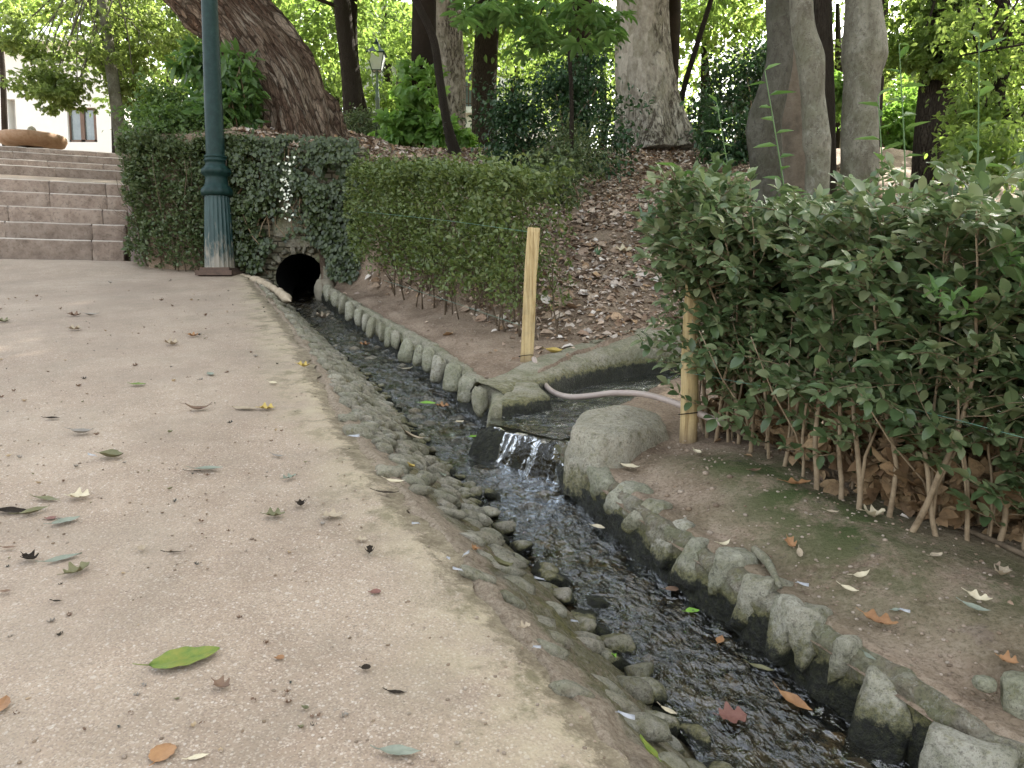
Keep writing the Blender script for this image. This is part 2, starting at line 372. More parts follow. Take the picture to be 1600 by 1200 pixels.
def m_planebark():
    s = NT('plane_bark')
    v = s.map(s.O(), (1.5, 1.5, .85))
    w = s.n('ShaderNodeMix', data_type='VECTOR'); s.set(w, 0, .13); s.set(w, 4, v)
    nz = s.n('ShaderNodeTexNoise', i_Vector=v, i_Scale=5.0, i_Detail=5.0); s.t.links.new(nz.outputs[1], w.inputs[5])
    wv = w.outputs[1]
    pc = s.n('ShaderNodeSeparateColor', i_Color=s.voro(6.0, v=wv, out='Color')).outputs[0]
    c = s.ramp(pc, [(0, (.21, .19, .15)), (.3, (.30, .27, .22)), (.55, (.40, .37, .31)), (.75, (.17, .16, .11)), (1, (.48, .45, .38))], 'CONSTANT')
    c = s.mix(.5, c, s.ramp(s.noise(9, 6, .75, v), [(.35, (.13, .11, .085)), (.5, (.29, .26, .21)), (.65, (.45, .42, .36))]))
    fi = s.noise(7, 5, .75, s.map(s.O(), (4, 4, 1.1)), .6)
    z = s.n('ShaderNodeSeparateXYZ', i_Vector=s.O()).outputs[2]
    xo = s.n('ShaderNodeSeparateXYZ', i_Vector=s.O()).outputs[0]
    side = s.ramp(s.math('ADD', s.math('ADD', s.math('MULTIPLY', xo, 1.1), .42), s.math('MULTIPLY', s.math('SUBTRACT', s.noise(2.2, 4, .7), .5), 1.6)), [(.3, 0.0), (.55, 1.0)])
    fis = s.math('MULTIPLY', s.ramp(fi, [(.5, 0.0), (.57, 1.0)]), s.math('MAXIMUM', s.math('MULTIPLY', side, .9), s.ramp(s.math('DIVIDE', z, 2.0), [(.1, .95), (.5, .0)])))
    c = s.mix(fis, c, (.055, .042, .032))
    h = s.math('SUBTRACT', s.math('MULTIPLY', s.noise(12, 5, .7, v), .7), fis)
    return s.end(s.pbr(c, .88, s.bump(h, .8, .03), .15))
def m_roughbark(name='rough_bark', a=(.035, .025, .018), b=(.17, .125, .09), c2=(.40, .325, .25), sc=1.0, patch=(.055, .043, .032)):
    s = NT(name)
    o = s.attr('ang'); z = s.attr('len')
    v = s.n('ShaderNodeCombineXYZ', i_X=s.math('MULTIPLY', o, 9.0*sc), i_Y=s.math('MULTIPLY', z, 2.4*sc), i_Z=0.0).outputs[0]
    n = s.noise(2.2, 8, .72, v, 1.1); f = s.noise(30, 5, .7)
    c = s.ramp(n, [(.40, a), (.48, b), (.62, c2)])
    c = s.mix(s.math('MULTIPLY', s.ramp(s.noise(1.7, 4, .6), [(.45, 0.0), (.62, 1.0)]), .45), c, patch)
    return s.end(s.pbr(c, .92, s.bump(s.math('ADD', s.math('MULTIPLY', n, 1.6), s.math('MULTIPLY', f, .4)), 1.0, .06), .1))

M = {}
M['path'] = m_path(); M['bank'] = m_bank(); M['soil'] = m_soil(); M['bed'] = m_bed(); M['water'] = m_water(); M['fall'] = m_water(True)
M['cobble'] = m_stone('cobble_stone', [(.20, .175, .125), (.38, .345, .27), (.27, .24, .18), (.48, .44, .35), (.31, .26, .195), (.42, .40, .34)], .3)
M['kerb'] = m_stone('kerb_stone', [(.36, .335, .24), (.47, .435, .34), (.37, .365, .26), (.49, .455, .37)], .35)
M['joint'] = m_stone('mossy_joint', [(.15, .13, .085), (.19, .16, .11)], .5)
M['block_stone'] = m_stone('pale_block_stone', [(.50, .45, .35), (.46, .41, .32)], .15)
M['mortar'] = m_stone('old_mortar', [(.37, .335, .25), (.34, .31, .23)], .4)
M['bedstone'] = m_stone('wet_stone', [(.03, .028, .024), (.20, .165, .11), (.07, .072, .07), (.34, .28, .19), (.04, .035, .028), (.14, .12, .09)], .1, False)
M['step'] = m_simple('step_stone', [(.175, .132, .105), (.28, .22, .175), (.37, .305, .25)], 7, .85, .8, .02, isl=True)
M['stepside'] = m_simple('purple_stone', [(.11, .085, .078), (.19, .15, .135), (.25, .2, .18)], 9, .88, .5, .012)
M['tan'] = m_simple('tan_stone', [(.24, .19, .13), (.38, .31, .22), (.46, .39, .29)], 14, .85, .6, .015)
M['wood'] = m_simple('stake_wood', [(.26, .18, .075), (.46, .34, .16), (.58, .45, .24)], 5, .75, .4, .004, stretch=(9, 9, .9), coord='O')
def m_stake():
    s = NT('weathered_stake'); o = s.O(); v = s.map(o, (14, 14, .8)); n = s.noise(4, 6, .75, v, .4); z = s.n('ShaderNodeSeparateXYZ', i_Vector=o).outputs[2]
    c = s.ramp(n, [(.32, (.20, .13, .055)), (.46, (.42, .31, .15)), (.62, (.56, .44, .24))])
    c = s.mix(s.math('MULTIPLY', s.ramp(s.noise(9, 5, .7, o), [(.48, 0.0), (.66, 1.0)]), .4), c, (.23, .20, .13))
    c = s.mix(s.ramp(s.math('ADD', z, s.math('MULTIPLY', s.noise(16, 5, .8, o), .16)), [(.12, .9), (.26, 0.0)]), c, (.17, .125, .085))
    kn = s.voro(5.5, v=s.map(o, (1, 1, .55))); c = s.mix(s.ramp(kn, [(.05, .85), (.11, 0.0)]), c, (.12, .07, .03))
    return s.end(s.pbr(c, .8, s.bump(n, .6, .006), .2))
M['wood'] = m_stake()
M['hose'] = m_simple('hose_rubber', [(.30, .24, .21), (.42, .35, .31)], 20, .45, .15, .002, spec=.5)
M['iron'] = m_simple('green_iron', [(.004, .018, .016), (.007, .028, .025), (.014, .042, .038)], 18, .5, .25, .003, spec=.25)
M['ironlight'] = m_simple('grey_green_paint', [(.10, .14, .13), (.16, .21, .20)], 12, .5)
M['rust'] = m_simple('rust', [(.07, .05, .04), (.15, .10, .075)], 20, .9)
M['wall'] = m_simple('old_masonry', [(.10, .09, .06), (.24, .21, .155), (.33, .30, .23)], 8, .9, .7, .02)
M['brick'] = m_stone('arch_brick', [(.11, .10, .07), (.21, .19, .145), (.15, .135, .10), (.26, .24, .18)], .6, False, .6)
M['black'] = m_simple('tunnel_dark', [(.004, .0035, .003), (.007, .006, .005)], 6, .9)
M['white'] = m_simple('white_render', [(.74, .73, .70), (.82, .81, .78)], 2, .9, .1)
M['frame'] = m_simple('brown_frame', [(.13, .08, .06), (.19, .13, .10)], 6, .6)
M['glass'] = m_simple('window_glass', [(.10, .13, .14), (.22, .26, .27)], 2, .12, 0, spec=.8)
M['lampglass'] = m_simple('frosted_glass', [(.55, .58, .60), (.64, .67, .68)], 3, .25, 0, spec=.6)
M['basin'] = m_simple('basin_stone', [(.23, .135, .075), (.34, .215, .13), (.40, .28, .19)], 8, .7, .3)
M['plane'] = m_planebark()
def m_plates():
    s = NT('plated_bark'); o = s.attr('ang'); z = s.attr('len')
    v = s.n('ShaderNodeCombineXYZ', i_X=s.math('MULTIPLY', o, 3.6), i_Y=s.math('MULTIPLY', z, 1.9), i_Z=0.0).outputs[0]
    w = s.n('ShaderNodeMix', data_type='VECTOR'); s.set(w, 0, .22); s.set(w, 4, v); nz = s.n('ShaderNodeTexNoise', i_Vector=v, i_Scale=2.2, i_Detail=6.0, i_Roughness=.7); s.t.links.new(nz.outputs[1], w.inputs[5]); wv = w.outputs[1]
    ed = s.voro(3.0, 'DISTANCE_TO_EDGE', wv); pc = s.n('ShaderNodeSeparateColor', i_Color=s.voro(3.0, v=wv, out='Color')).outputs[0]
    ed2 = s.voro(8.5, 'DISTANCE_TO_EDGE', wv)
    n = s.noise(4.0, 8, .75, v, .8); f = s.noise(26, 6, .8)
    c = s.ramp(s.math('ADD', s.math('MULTIPLY', pc, .35), s.math('MULTIPLY', n, .65)), [(.3, (.10, .065, .045)), (.44, (.25, .175, .125)), (.58, (.42, .33, .245)), (.72, (.58, .50, .40))])
    big = s.ramp(s.noise(.9, 5, .7), [(.42, 0.0), (.6, 1.0)]); c = s.mix(s.math('MULTIPLY', big, .6), c, s.ramp(f, [(.4, (.08, .05, .035)), (.6, (.27, .16, .11))]))
    cr = s.math('MAXIMUM', s.ramp(ed, [(.02, 1.0), (.09, 0.0)]), s.math('MULTIPLY', s.ramp(ed2, [(.02, 1.0), (.10, 0.0)]), .55))
    c = s.mix(s.math('MULTIPLY', cr, .75), c, (.03, .021, .015))
    h = s.math('SUBTRACT', s.math('ADD', s.math('MULTIPLY', n, 1.2), s.math('MULTIPLY', f, .4)), cr)
    return s.end(s.pbr(c, .92, s.bump(h, 1.0, .06), .1))
M['rough'] = m_plates(); M['dark'] = m_roughbark('dark_bark', (.022, .017, .013), (.058, .047, .036), (.12, .10, .078), 2.0)
M['smooth'] = m_simple('smooth_grey_bark', [(.10, .09, .065), (.20, .187, .14), (.30, .285, .225)], 6.5, .8, .5, .012, coord='O', stretch=(1, 1, .55))
def m_smoothbark(k_=1.0):
    s = NT('smooth_grey_bark'); o = s.O(); v = s.map(o, (1, 1, .45)); n = s.noise(5.5, 7, .72, v, .4); f = s.noise(38, 5, .8, s.map(o, (1, 1, .6)))
    c = s.ramp(n, [(.32, (.085, .075, .052)), (.44, (.165, .155, .115)), (.56, (.24, .23, .175)), (.68, (.33, .32, .26))])
    c = s.mix(s.math('MULTIPLY', s.ramp(f, [(.50, 0.0), (.62, 1.0)]), .55), c, (.075, .062, .045))
    c = s.mix(s.math('MULTIPLY', s.ramp(s.noise(14, 6, .8, o, .6), [(.54, 0.0), (.62, 1.0)]), .5), c, (.36, .36, .30))
    c = s.mix(s.math('MULTIPLY', s.ramp(s.noise(3.2, 5, .7, o), [(.5, 0.0), (.62, 1.0)]), .4), c, (.11, .12, .06))
    c = s.n('ShaderNodeHueSaturation', i_Value=k_, i_Color=c).outputs[0]
    ln = s.voro(26, v=s.map(o, (1, 1, 3.2))); c = s.mix(s.ramp(ln, [(.10, .8), (.17, 0.0)]), c, (.045, .036, .026))
    return s.end(s.pbr(c, .85, s.bump(s.math('ADD', s.math('ADD', n, s.math('MULTIPLY', f, .5)), s.ramp(ln, [(.1, -.3), (.2, 0.0)])), .8, .014), .2))
M['smooth'] = m_smoothbark(.66); M['smoothshade'] = m_smoothbark(.30)
M['smoothbrown'] = m_simple('smooth_brown_bark', [(.06, .048, .034), (.12, .098, .07), (.16, .135, .10)], 8, .85, .7, .02)
M['smoothdark'] = m_simple('smooth_dark_bark', [(.075, .065, .052), (.145, .128, .10), (.21, .19, .155)], 6, .85, .5, .012)
M['twig'] = m_simple('twig_bark', [(.12, .085, .05), (.26, .195, .125), (.36, .285, .19)], 20, .85, .3, .003)
M['twigdark'] = m_simple('dark_twig_bark', [(.05, .036, .024), (.12, .09, .06), (.19, .145, .10)], 20, .85, .3, .003)
M['wire'] = m_simple('green_wire', [(.10, .22, .17), (.15, .28, .22)], 10, .4)
M['hedge'] = m_leaf('hedge_leaf', [(.045, .072, .026), (.07, .105, .038), (.10, .135, .055), (.14, .17, .085), (.06, .088, .035)], .25, .42)
M['hedgenear'] = m_leaf('privet_leaf', [(.050, .085, .036), (.088, .135, .056), (.130, .182, .080), (.185, .235, .115), (.25, .27, .15), (.07, .11, .044)], .26, .33, spec=.5)
M['sprig'] = m_leaf('young_leaf', [(.085, .165, .05), (.12, .20, .075)], .35, .4)
M['hedgemid'] = m_leaf('dusty_hedge_leaf', [(.055, .085, .024), (.09, .13, .035), (.125, .17, .05), (.18, .215, .085), (.075, .11, .03)], .25, .42)
M['ivy'] = m_leaf('ivy_leaf', [(.035, .055, .02), (.06, .085, .032), (.09, .12, .045), (.03, .045, .02)], .2, .35)
M['shrub'] = m_leaf('shrub_leaf', [(.016, .042, .018), (.030, .068, .028), (.05, .095, .038)], .22, .3)
M['mag'] = m_leaf('large_leaf', [(.055, .115, .033), (.08, .15, .045), (.11, .19, .06)], .4, .35)
M['lime'] = m_leaf('lime_leaf', [(.10, .20, .045), (.145, .26, .065), (.19, .31, .10)], .45, .45)
M['clip'] = m_leaf('clipped_leaf', [(.055, .10, .03), (.085, .145, .04), (.12, .19, .055)], .35, .5)
M['crownA'] = m_leaf('dark_crown_leaf', [(.07, .12, .035), (.11, .17, .05), (.16, .23, .075)], .6, .4)
M['crownB'] = m_leaf('yellow_crown_leaf', [(.105, .155, .045), (.16, .215, .07), (.22, .28, .11)], .62, .45)
M['crownC'] = m_leaf('mid_crown_leaf', [(.09, .15, .04), (.14, .21, .06), (.20, .27, .09)], .62, .42)
M['blade'] = m_leaf('blade_leaf', [(.05, .13, .05), (.12, .2, .12)], .25, .4)
M['litter'] = m_isl('dry_litter', [(.22, .145, .10), (.38, .27, .19), (.50, .39, .30), (.28, .185, .13), (.62, .53, .45), (.44, .29, .17), (.16, .11, .08), (.72, .66, .60), (.42, .33, .26), (.34, .25, .18)])
M['brownleaf'] = m_isl('big_dry_leaf', [(.14, .085, .045), (.25, .16, .085), (.33, .23, .13), (.19, .12, .07)])
M['grit'] = m_isl('grit', [(.20, .145, .10), (.30, .23, .17), (.38, .32, .26), (.14, .10, .07)])
M['feather'] = m_simple('feather', [(.30, .31, .33), (.48, .48, .48)], 60, .8)
M['flower'] = m_simple('flower', [(.65, .68, .55), (.75, .75, .65)], 20, .8)
for k_, c_ in dict(green=[(.06, .13, .025), (.15, .19, .03), (.24, .22, .04)], olive=[(.10, .10, .045), (.20, .185, .10)], greyg=[(.15, .17, .13), (.26, .28, .22)],
                   grey=[(.17, .15, .125), (.32, .29, .25)], tan=[(.30, .22, .13), (.50, .39, .25)], orange=[(.20, .10, .045), (.38, .21, .095)],
                   brown=[(.10, .06, .04), (.22, .14, .09)], cream=[(.42, .36, .24), (.62, .55, .40)], dark=[(.035, .035, .028), (.09, .085, .07)], red=[(.15, .065, .05), (.22, .11, .085)],
                   yellow=[(.35, .25, .06), (.50, .38, .12)], bright=[(.14, .30, .04), (.22, .38, .06)]).items():
    M['f_' + k_] = m_simple('fallen_' + k_, c_, 30, .6, .4, .003)
# ---------------------------------------------------------------- the lie of the land (camera at the origin, eye height 0.95)
SL = .155
def onplane(px, py, h):
    d = ray(px, py); t = -h / (d[2] - SL * d[1]); return d * t
A_ = [onplane(x, y, .95) for x, y in [(985, 1200), (930, 1120), (830, 1000), (745, 900), (690, 830), (640, 775), (580, 705), (530, 640), (488, 560), (440, 490), (415, 462)]]
B_ = [onplane(x, y, 1.25) for x, y in [(1160, 1200), (1085, 1100), (950, 960), (855, 870), (762, 770), (683, 690), (604, 610), (522, 545), (470, 492), (440, 468)]]
C_ = [onplane(x, y, 1.25) for x, y in [(1400, 1185), (1235, 1065), (1100, 960), (965, 850), (870, 757), (765, 672), (655, 575), (560, 515), (500, 472)]]
D_ = [onplane(x, y, 1.07) for x, y in [(1480, 1120), (1340, 1020), (1210, 930), (1080, 845), (985, 770), (905, 712), (790, 625), (750, 610), (650, 540), (570, 490)]]
def lin(P, endslope=-.43):
    P = sorted([(p[1], p[0]) for p in P]); ys = np.array([p[0] for p in P]); xs = np.array([p[1] for p in P])
    def f(y):
        y = np.asarray(y, float)
        r = np.interp(y, ys, xs)
        r = np.where(y < ys[0], xs[0] + endslope*(y-ys[0]), r)
        return np.where(y > ys[-1], xs[-1] + endslope*(y-ys[-1]), r)
    return f
xA, xB0, xC, xD0 = lin(A_), lin(B_), lin(C_), lin(D_)
def xB(y): return xB0(y) - .05*(1-sm(3.2, 5.5, y))
def xD(y): return np.maximum(xD0(y), xC(y) + .05)
FX = np.array([[-.15, 3.45], [-.02, 3.78], [.37, 4.47], [.65, 4.85], [1.04, 5.2], [1.9, 5.7], [3, 6.2], [6, 7.0]])
NX = np.array([[-.3, 2.6], [.22, 3.22], [.30, 3.35], [.52, 3.72], [.84, 4.2], [1.6, 4.85], [3, 5.6], [6, 6.4]])
def yF(x): return np.interp(x, FX[:, 0], FX[:, 1])
def yN(x): return np.interp(x, NX[:, 0], NX[:, 1])
TX = np.array([-5, -2.3, -1.9, -1.45, .15, .65, 1.04, 1.9, 3, 12]); TY = np.array([7.2, 7.2, 8.15, 7.6, 5.05, 5.0, 5.35, 5.85, 6.3, 7.5])
def plane_path(x, y):
    x = np.asarray(x, float); y = np.asarray(y, float); z = -.95 + SL*y + 0*x
    bd = (x+4.56)*-.366 + (y-9.15)*.93
    return z + (.485-z)*sm(-1.6, 0, bd)*sm(-3.4, -4.4, x)
def zwater(y): return -1.25 + SL*np.asarray(y, float)
def zside(x, y): return -.555 + .05*(np.asarray(y, float) - 3.4)
def hill(x, y):
    yc = np.minimum(y, 11.5)
    return -.2 + .37*(yc-5) + .15*np.maximum(0, y-11.5) + .25*np.clip(-x, 0, 3)*(1-sm(9.5, 12, y)) + .10*fbm(x*.8, y*.8, 0, 3, 11)
def G_right(x, y, fine=True):
    x = np.asarray(x, float); y = np.asarray(y, float)
    dD = x - xD(y)
    base = -1.07 + SL*y + .05*sm(.1, .9, dD)*(1-sm(2.9, 3.4, y)) + .10*sm(.2, .8, dD)*sm(4.5, 7.5, y)
    # low mossy hump running between kerb and hedge
    base = base + .045*np.exp(-((dD-.42)/.2)**2)*(1-sm(2.7, 3.1, y)) - .02*np.exp(-((dD-.1)/.08)**2)
    base = base + .008*fbm(x*6, y*6, 0, 4, 5)*sm(.0, .1, dD)
    d = (y - np.interp(x, TX, TY))
    hb = sm(0, 1.0, d)
    z = base*(1-hb) + hill(x, y)*hb
    # banks of the side stream
    z = z + .05*np.exp(-((y-yF(x)-.12)/.18)**2)*sm(-.1, .3, x)
    ins = sm(-.02, .05, y-yN(x)) * sm(-.17, -.11, yF(x)-y) * sm(-.32, -.12, x)
    z = z*(1-ins) + (zside(x, y)-.06)*ins
    return z
def G1(x, y):
    x = np.asarray(x, float); y = np.asarray(y, float)
    a, b, c, d = xA(y), xB(y), xC(y), xD(y)
    zp = plane_path(x, y); zw = zwater(y)
    t = np.clip((x-a)/(b-a), 0, 1); zb = zp*(1-t**1.15) + (zw-.035)*t**1.15
    u = np.clip((x-c)/(d-c), 0, 1)
    zr = G_right(x, y); zwl = (zw-.03)*(1-u) + G_right(d, y)*u
    return np.where(x < a, zp, np.where(x < b, zb, np.where(x < c, zw, np.where(x < d, zwl, zr))))
def nrm1(x, y, e=.03):
    return norm(np.array([-(G1(x+e, y)-G1(x-e, y))/(2*e), -(G1(x, y+e)-G1(x, y-e))/(2*e), 1.0]))

# path
ys = np.concatenate([np.linspace(-5, .9, 12)[:-1], .9*np.exp(np.linspace(0, math.log(10.6/.9), 330))])
ss = np.concatenate([np.linspace(0, .08, 40)[:-1], np.linspace(.08, 1, 90)])
Y, S = np.meshgrid(ys, ss, indexing='ij')
a = xA(Y); X = a + (.05*fbm(Y*4, Y*0, 0, 3, 2)+.028*fbm(Y*17, Y*0, 0, 3, 6))*(1-sm(0, .03, S)) - S*(a+14)
dist = a - X
Z = plane_path(X, Y) + .010*fbm(X*1.3, Y*1.3, 0, 4, 1) + .0035*fbm(X*9, Y*9, 0, 3, 4)*(1-sm(.9, 1.2, -S+1)) - .015*(1-sm(0, .10, dist)) + .005*fbm(X*16, Y*16, 0, 4, 14)*(1-sm(0, .4, dist)) - .6*sm(.03, .10, (X+4.56)*-.366+(Y-9.15)*.93)*(X < -4.35)
V, Fq = grid(X, Y, Z)
structure(build('path', V, Fq[:, ::-1], M['path'], attrs={'edge': (1-sm(.02, .34+.22*fbm(X*2.2, Y*2.2, 0, 3, 8), dist)).ravel(), 'lip': (1-sm(.0, .20+.12*fbm(X*3, Y*3, 0, 3, 18), dist)).ravel()*.75}))
# cobbled bank sheet
ys = np.concatenate([np.linspace(-4, .9, 10)[:-1], .9*np.exp(np.linspace(0, math.log(8.5/.9), 520))])
Y, S = np.meshgrid(ys, np.linspace(-.06, 1.25, 46), indexing='ij')
a, b = xA(Y), xB(Y); X = a + S*(b-a); T = np.clip(S, 0, 1)
Z = plane_path(X, Y)*(1-T**1.15) + (zwater(Y)-.035)*T**1.15 - .20*np.maximum(0, S-1) + .022*fbm(X*11, Y*9, 0, 4, 9)*sm(0, .1, S) + .006*fbm(X*45, Y*40, 0, 3, 10) - .008 - .012*(S < 0)
V, Fq = grid(X, Y, Z)
structure(build('bank', V, Fq, M['bank'], attrs={'wet': sm(.85, 1.0, S + .08*fbm(X*8, Y*8, 0, 3, 3)).ravel(), 'top': (1-sm(.02, .42, S)).ravel(), 'mid': (.55*(1-sm(2.6, 4.2, Y))*sm(.1, .4, S)).ravel()}))
# stream bed and water
ys = np.concatenate([np.linspace(-4, .9, 8)[:-1], .9*np.exp(np.linspace(0, math.log(9.4/.9), 420))])
Y, S = np.meshgrid(ys, np.linspace(-.15, 1.2, 34), indexing='ij')
b, c = xB(Y), xC(Y); X = b + S*(c-b)
Z = zwater(Y) - .045 + .022*fbm(X*14, Y*14, 0, 4, 13)
V, Fq = grid(X, Y, Z); structure(build('stream_bed', V, Fq, M['bed']))
Y, S = np.meshgrid(np.concatenate([np.linspace(-4, .9, 8)[:-1], .9*np.exp(np.linspace(0, math.log(9.4/.9), 900))]), np.linspace(-.10, 1.06, 56), indexing='ij')
b, c = xB(Y), xC(Y); X = b + S*(c-b)
stp = .012*np.sin(Y*4.1 + 1.3*fbm(X*3, Y*1.0, 0, 2, 77))
Z = zwater(Y) + stp*.6 + .012*fbm(X*15, Y*11, 0, 3, 21) + .005*fbm(X*38, Y*30, 0, 2, 22) + .006
foam = .38*sm(.25, .7, fbm(X*5, Y*3.5, 0, 3, 41)) + .95*np.exp(-((Y-3.45-.1)/.42)**2)*sm(.55, .95, S) + .9*sm(.96, .985, S)*sm(.1, .4, fbm(X*0, Y*14, 0, 3, 5)+.25)
V, Fq = grid(X, Y, Z); structure(build('stream_water', V, Fq, M['water'], attrs={'foam': np.clip(foam, 0, 1).ravel()}))
# soil between kerb and hill, and hill
def sheet(name, ys, xl, xr, ncol, power, fn, mat):
    Y, S = np.meshgrid(ys, np.linspace(0, 1, ncol)**power, indexing='ij')
    X = xl(Y) + S*(xr - xl(Y)); Z = fn(X, Y)
    dD = X - xD(Y)
    Z = Z - .05*(1-sm(-.03, .045, dD))*(Y < 8.4)
    ms = np.exp(-((dD-.44)/.32)**2)*(1-sm(2.75, 3.1, Y))*(Y > 0) * np.clip(1.0 + 1.3*fbm(X*3, Y*3, 0, 3, 31), 0, 1)
    ins = sm(-.06, .02, Y-yN(X)) * sm(-.04, .02, yF(X)-Y) * sm(-.3, -.1, X)*(Y < 8)
    V, Fq = grid(X, Y, Z)
    return structure(build(name, V, Fq, mat, attrs={'moss': np.clip(ms, 0, 1).ravel(), 'wet': ins.ravel()}))
def fnr(X, Y):
    return G_right(X, Y) + .012*fbm(X*8, Y*8, 0, 4, 61)*sm(.02, .15, X-xD(Y)) + .02*fbm(X*3, Y*3, 0, 3, 62)*sm(5, 6, Y)
ys = np.concatenate([np.linspace(-4, .9, 10)[:-1], .9*np.exp(np.linspace(0, math.log(8.46/.9), 420))])
sheet('soil_bank', ys, lambda y: xD(y)-.035, 13.0, 220, 2.0, fnr, M['soil'])
sheet('hill', 8.44 + np.linspace(0, 1, 120)**1.4*26, lambda y: -3.95 - .45*(y-8.44), 22.0, 260, 1.0, fnr, M['soil'])
yk = np.linspace(8.44, 22, 60); xk = -3.95-.45*(yk-8.44); xk = np.concatenate([np.linspace(-2.9, -3.95, 14)[:-1], xk]); yk = np.concatenate([np.full(13, 8.44), yk])
Tk, _ = np.meshgrid(np.linspace(0, 1, 20), xk, indexing='ij'); Xk = np.broadcast_to(xk, Tk.shape); Yk = np.broadcast_to(yk, Tk.shape)
Zk = fnr(Xk, Yk)*(1-Tk) + -.2*Tk; V, Fq = grid(Xk - .05*fbm(Yk*2, Zk*3, 0, 3, 4)*Tk, Yk, Zk)
structure(build('earth_bank', V, Fq, M['soil'], attrs={'moss': np.zeros(len(V)), 'wet': np.zeros(len(V))}))
Xg, Yg = np.meshgrid(np.linspace(-90, 90, 60), np.concatenate([np.linspace(-60, 8, 20), np.linspace(9.3, 130, 50)]))
Zg = np.where(Yg < 13, -1.9 + SL*np.clip(Yg, -6, 7), 2.0 + np.where(Xg < -4, .02, .145)*(np.minimum(Yg, 60)-14))
V, Fq = grid(Xg, Yg, Zg); structure(build('ground', V, Fq, M['soil'], attrs={'moss': np.zeros(len(V)), 'wet': np.zeros(len(V))}))

# kerb wall (mortar body) right of the stream: downstream length and upstream length
def kerb_wall(name, y0, y1, label, mat='mortar'):
    n = int((y1-y0)/.012); ys = np.linspace(y0, y1, n)
    prof = [(-.02, -.12), (-.005, -.05), (0, .0), (.15, .4), (.30, .75), (.55, .96), (1.05, 1.05), (1.9, 1.0), (2.3, .7)]
    pt = np.array(prof); tt = np.linspace(0, 1, 34); px = np.interp(tt, np.linspace(0, 1, len(pt)), pt[:, 0]); pz = np.interp(tt, np.linspace(0, 1, len(pt)), pt[:, 1])
    Y, PX = np.meshgrid(ys, px, indexing='ij'); _, PZ = np.meshgrid(ys, pz, indexing='ij')
    c = xC(Y); w = np.clip(xD(Y)-c, .04, .11)
    X = c + PX*w; zt = G_right(xD(Y)+.02, Y) + .004 - (.020 if y1 < 3.5 else 0); zb = zwater(Y) - .02
    Z = zb + PZ*(zt-zb) + .016*fbm(X*12, Y*12, PZ*2, 4, 51)
    X = X + .022*fbm(Y*9, PZ*3, 0, 4, 52) + .016*fbm(Y*24, PZ*8, 0, 4, 57) + .006*fbm(Y*80, PZ*30, 0, 2, 58)
    V, Fq = grid(X, Y, Z)
    hw = (Z - zwater(Y)) / .18
    o = build(name, V, Fq, M[mat], attrs={'wet': (1-sm(.25, .75, hw + .3*fbm(Y*5, X*5, 0, 3, 53))).ravel()})
    return tag(o, label, 'kerb wall')
kerb_wall('kerb_wall', -3, 3.28, 'low mossy mortared kerb wall along the right edge of the lower stream, dark and wet at its foot', 'joint')
kerb_wall('kerb_wall', 3.72, 8.2, 'low mortar footing behind the row of upright oval stones on the upper stream')

def wetattr(V, z0, h=.09):
    return 1 - sm(0, h, V[:, 2]-z0)
def put_rock(name, p, size, seed, rz=0, rx=0, ry=0, mat='kerb', sub=3, rough=.16, label=None, cat=None, group=None, waterh=.09, zw=None):
    V, Fc = frock(size, seed, 4, .07, n=9, soft=18.0) if sub == 4 else (frock(size, seed, 3, .10, n=8, soft=9.0, lo=.75) if seed > 99 or seed < 30 else rock(size, seed, sub, rough)); V = V @ rotm(rx, ry, rz).T
    V = V + (.05*min(size))*np.stack([fbm(V[:, 0]*30+seed, V[:, 1]*30, V[:, 2]*30, 3, s__) for s__ in (1, 2, 3)], -1)
    zw_ = zwater(p[1]) if zw is None else zw
    o = build(name, V, Fc, M[mat], attrs={'wet': wetattr(V+p, zw_, waterh)}); o.location = p
    return tag(o, label, cat, group)
# upright kerb stones from the tunnel to the side stream (pixel of centre, width, height in px)
up = [(512, 458, 16, 26), (524, 468, 12, 24), (535, 477, 14, 28), (548, 488, 16, 28), (560, 497, 14, 26), (571, 503, 12, 28), (580, 511, 14, 32), (590, 512, 10, 28), (598, 519, 10, 30),
      (608, 526, 15, 30), (619, 531, 14, 28), (634, 548, 24, 38), (655, 556, 20, 34), (671, 564, 18, 38), (683, 577, 26, 40), (708, 589, 30, 48), (731, 609, 26, 42), (750, 630, 24, 46)]
looks = ['small rounded', 'narrow grey', 'thin greenish', 'rounded grey-green', 'squat grey', 'narrow upright', 'pointed pale', 'thin slab-like', 'slim pale', 'upright tan', 'rounded tan', 'large dark-topped oval', 'grey oval', 'slim tall', 'broad beige', 'tallest pale mottled', 'round-topped spotted', 'pale green egg-shaped']
ordn = ['nearest to the tunnel mouth', 'second from the tunnel mouth', 'third from the tunnel mouth', 'fourth from the tunnel mouth', 'fifth from the tunnel mouth', 'sixth from the tunnel mouth', 'seventh from the tunnel mouth', 'eighth from the tunnel mouth', 'ninth from the tunnel mouth', 'ninth before the concrete slab', 'eighth before the concrete slab', 'seventh before the concrete slab', 'sixth before the concrete slab', 'fifth before the concrete slab', 'fourth before the concrete slab', 'third before the concrete slab', 'second before the concrete slab', 'last one before the concrete slab']
for i, (px, py, w, h) in enumerate(up):
    p = onplane(px, py + h*.5, 1.20); Yd = p[1]; c = at(px, py, Yd)
    put_rock('kerb_stone', c, (w/F*Yd*1.12, .075, h/F*Yd*1.18), i+3, rz=R(-34+14*math.sin(i*2.1)), ry=R(5*math.sin(i*3.7)), rx=R(-10), label=looks[i]+' upright kerb stone by the upper stream, '+ordn[i], cat='kerb stone', group='upright kerb stones along the upper stream', waterh=.07)
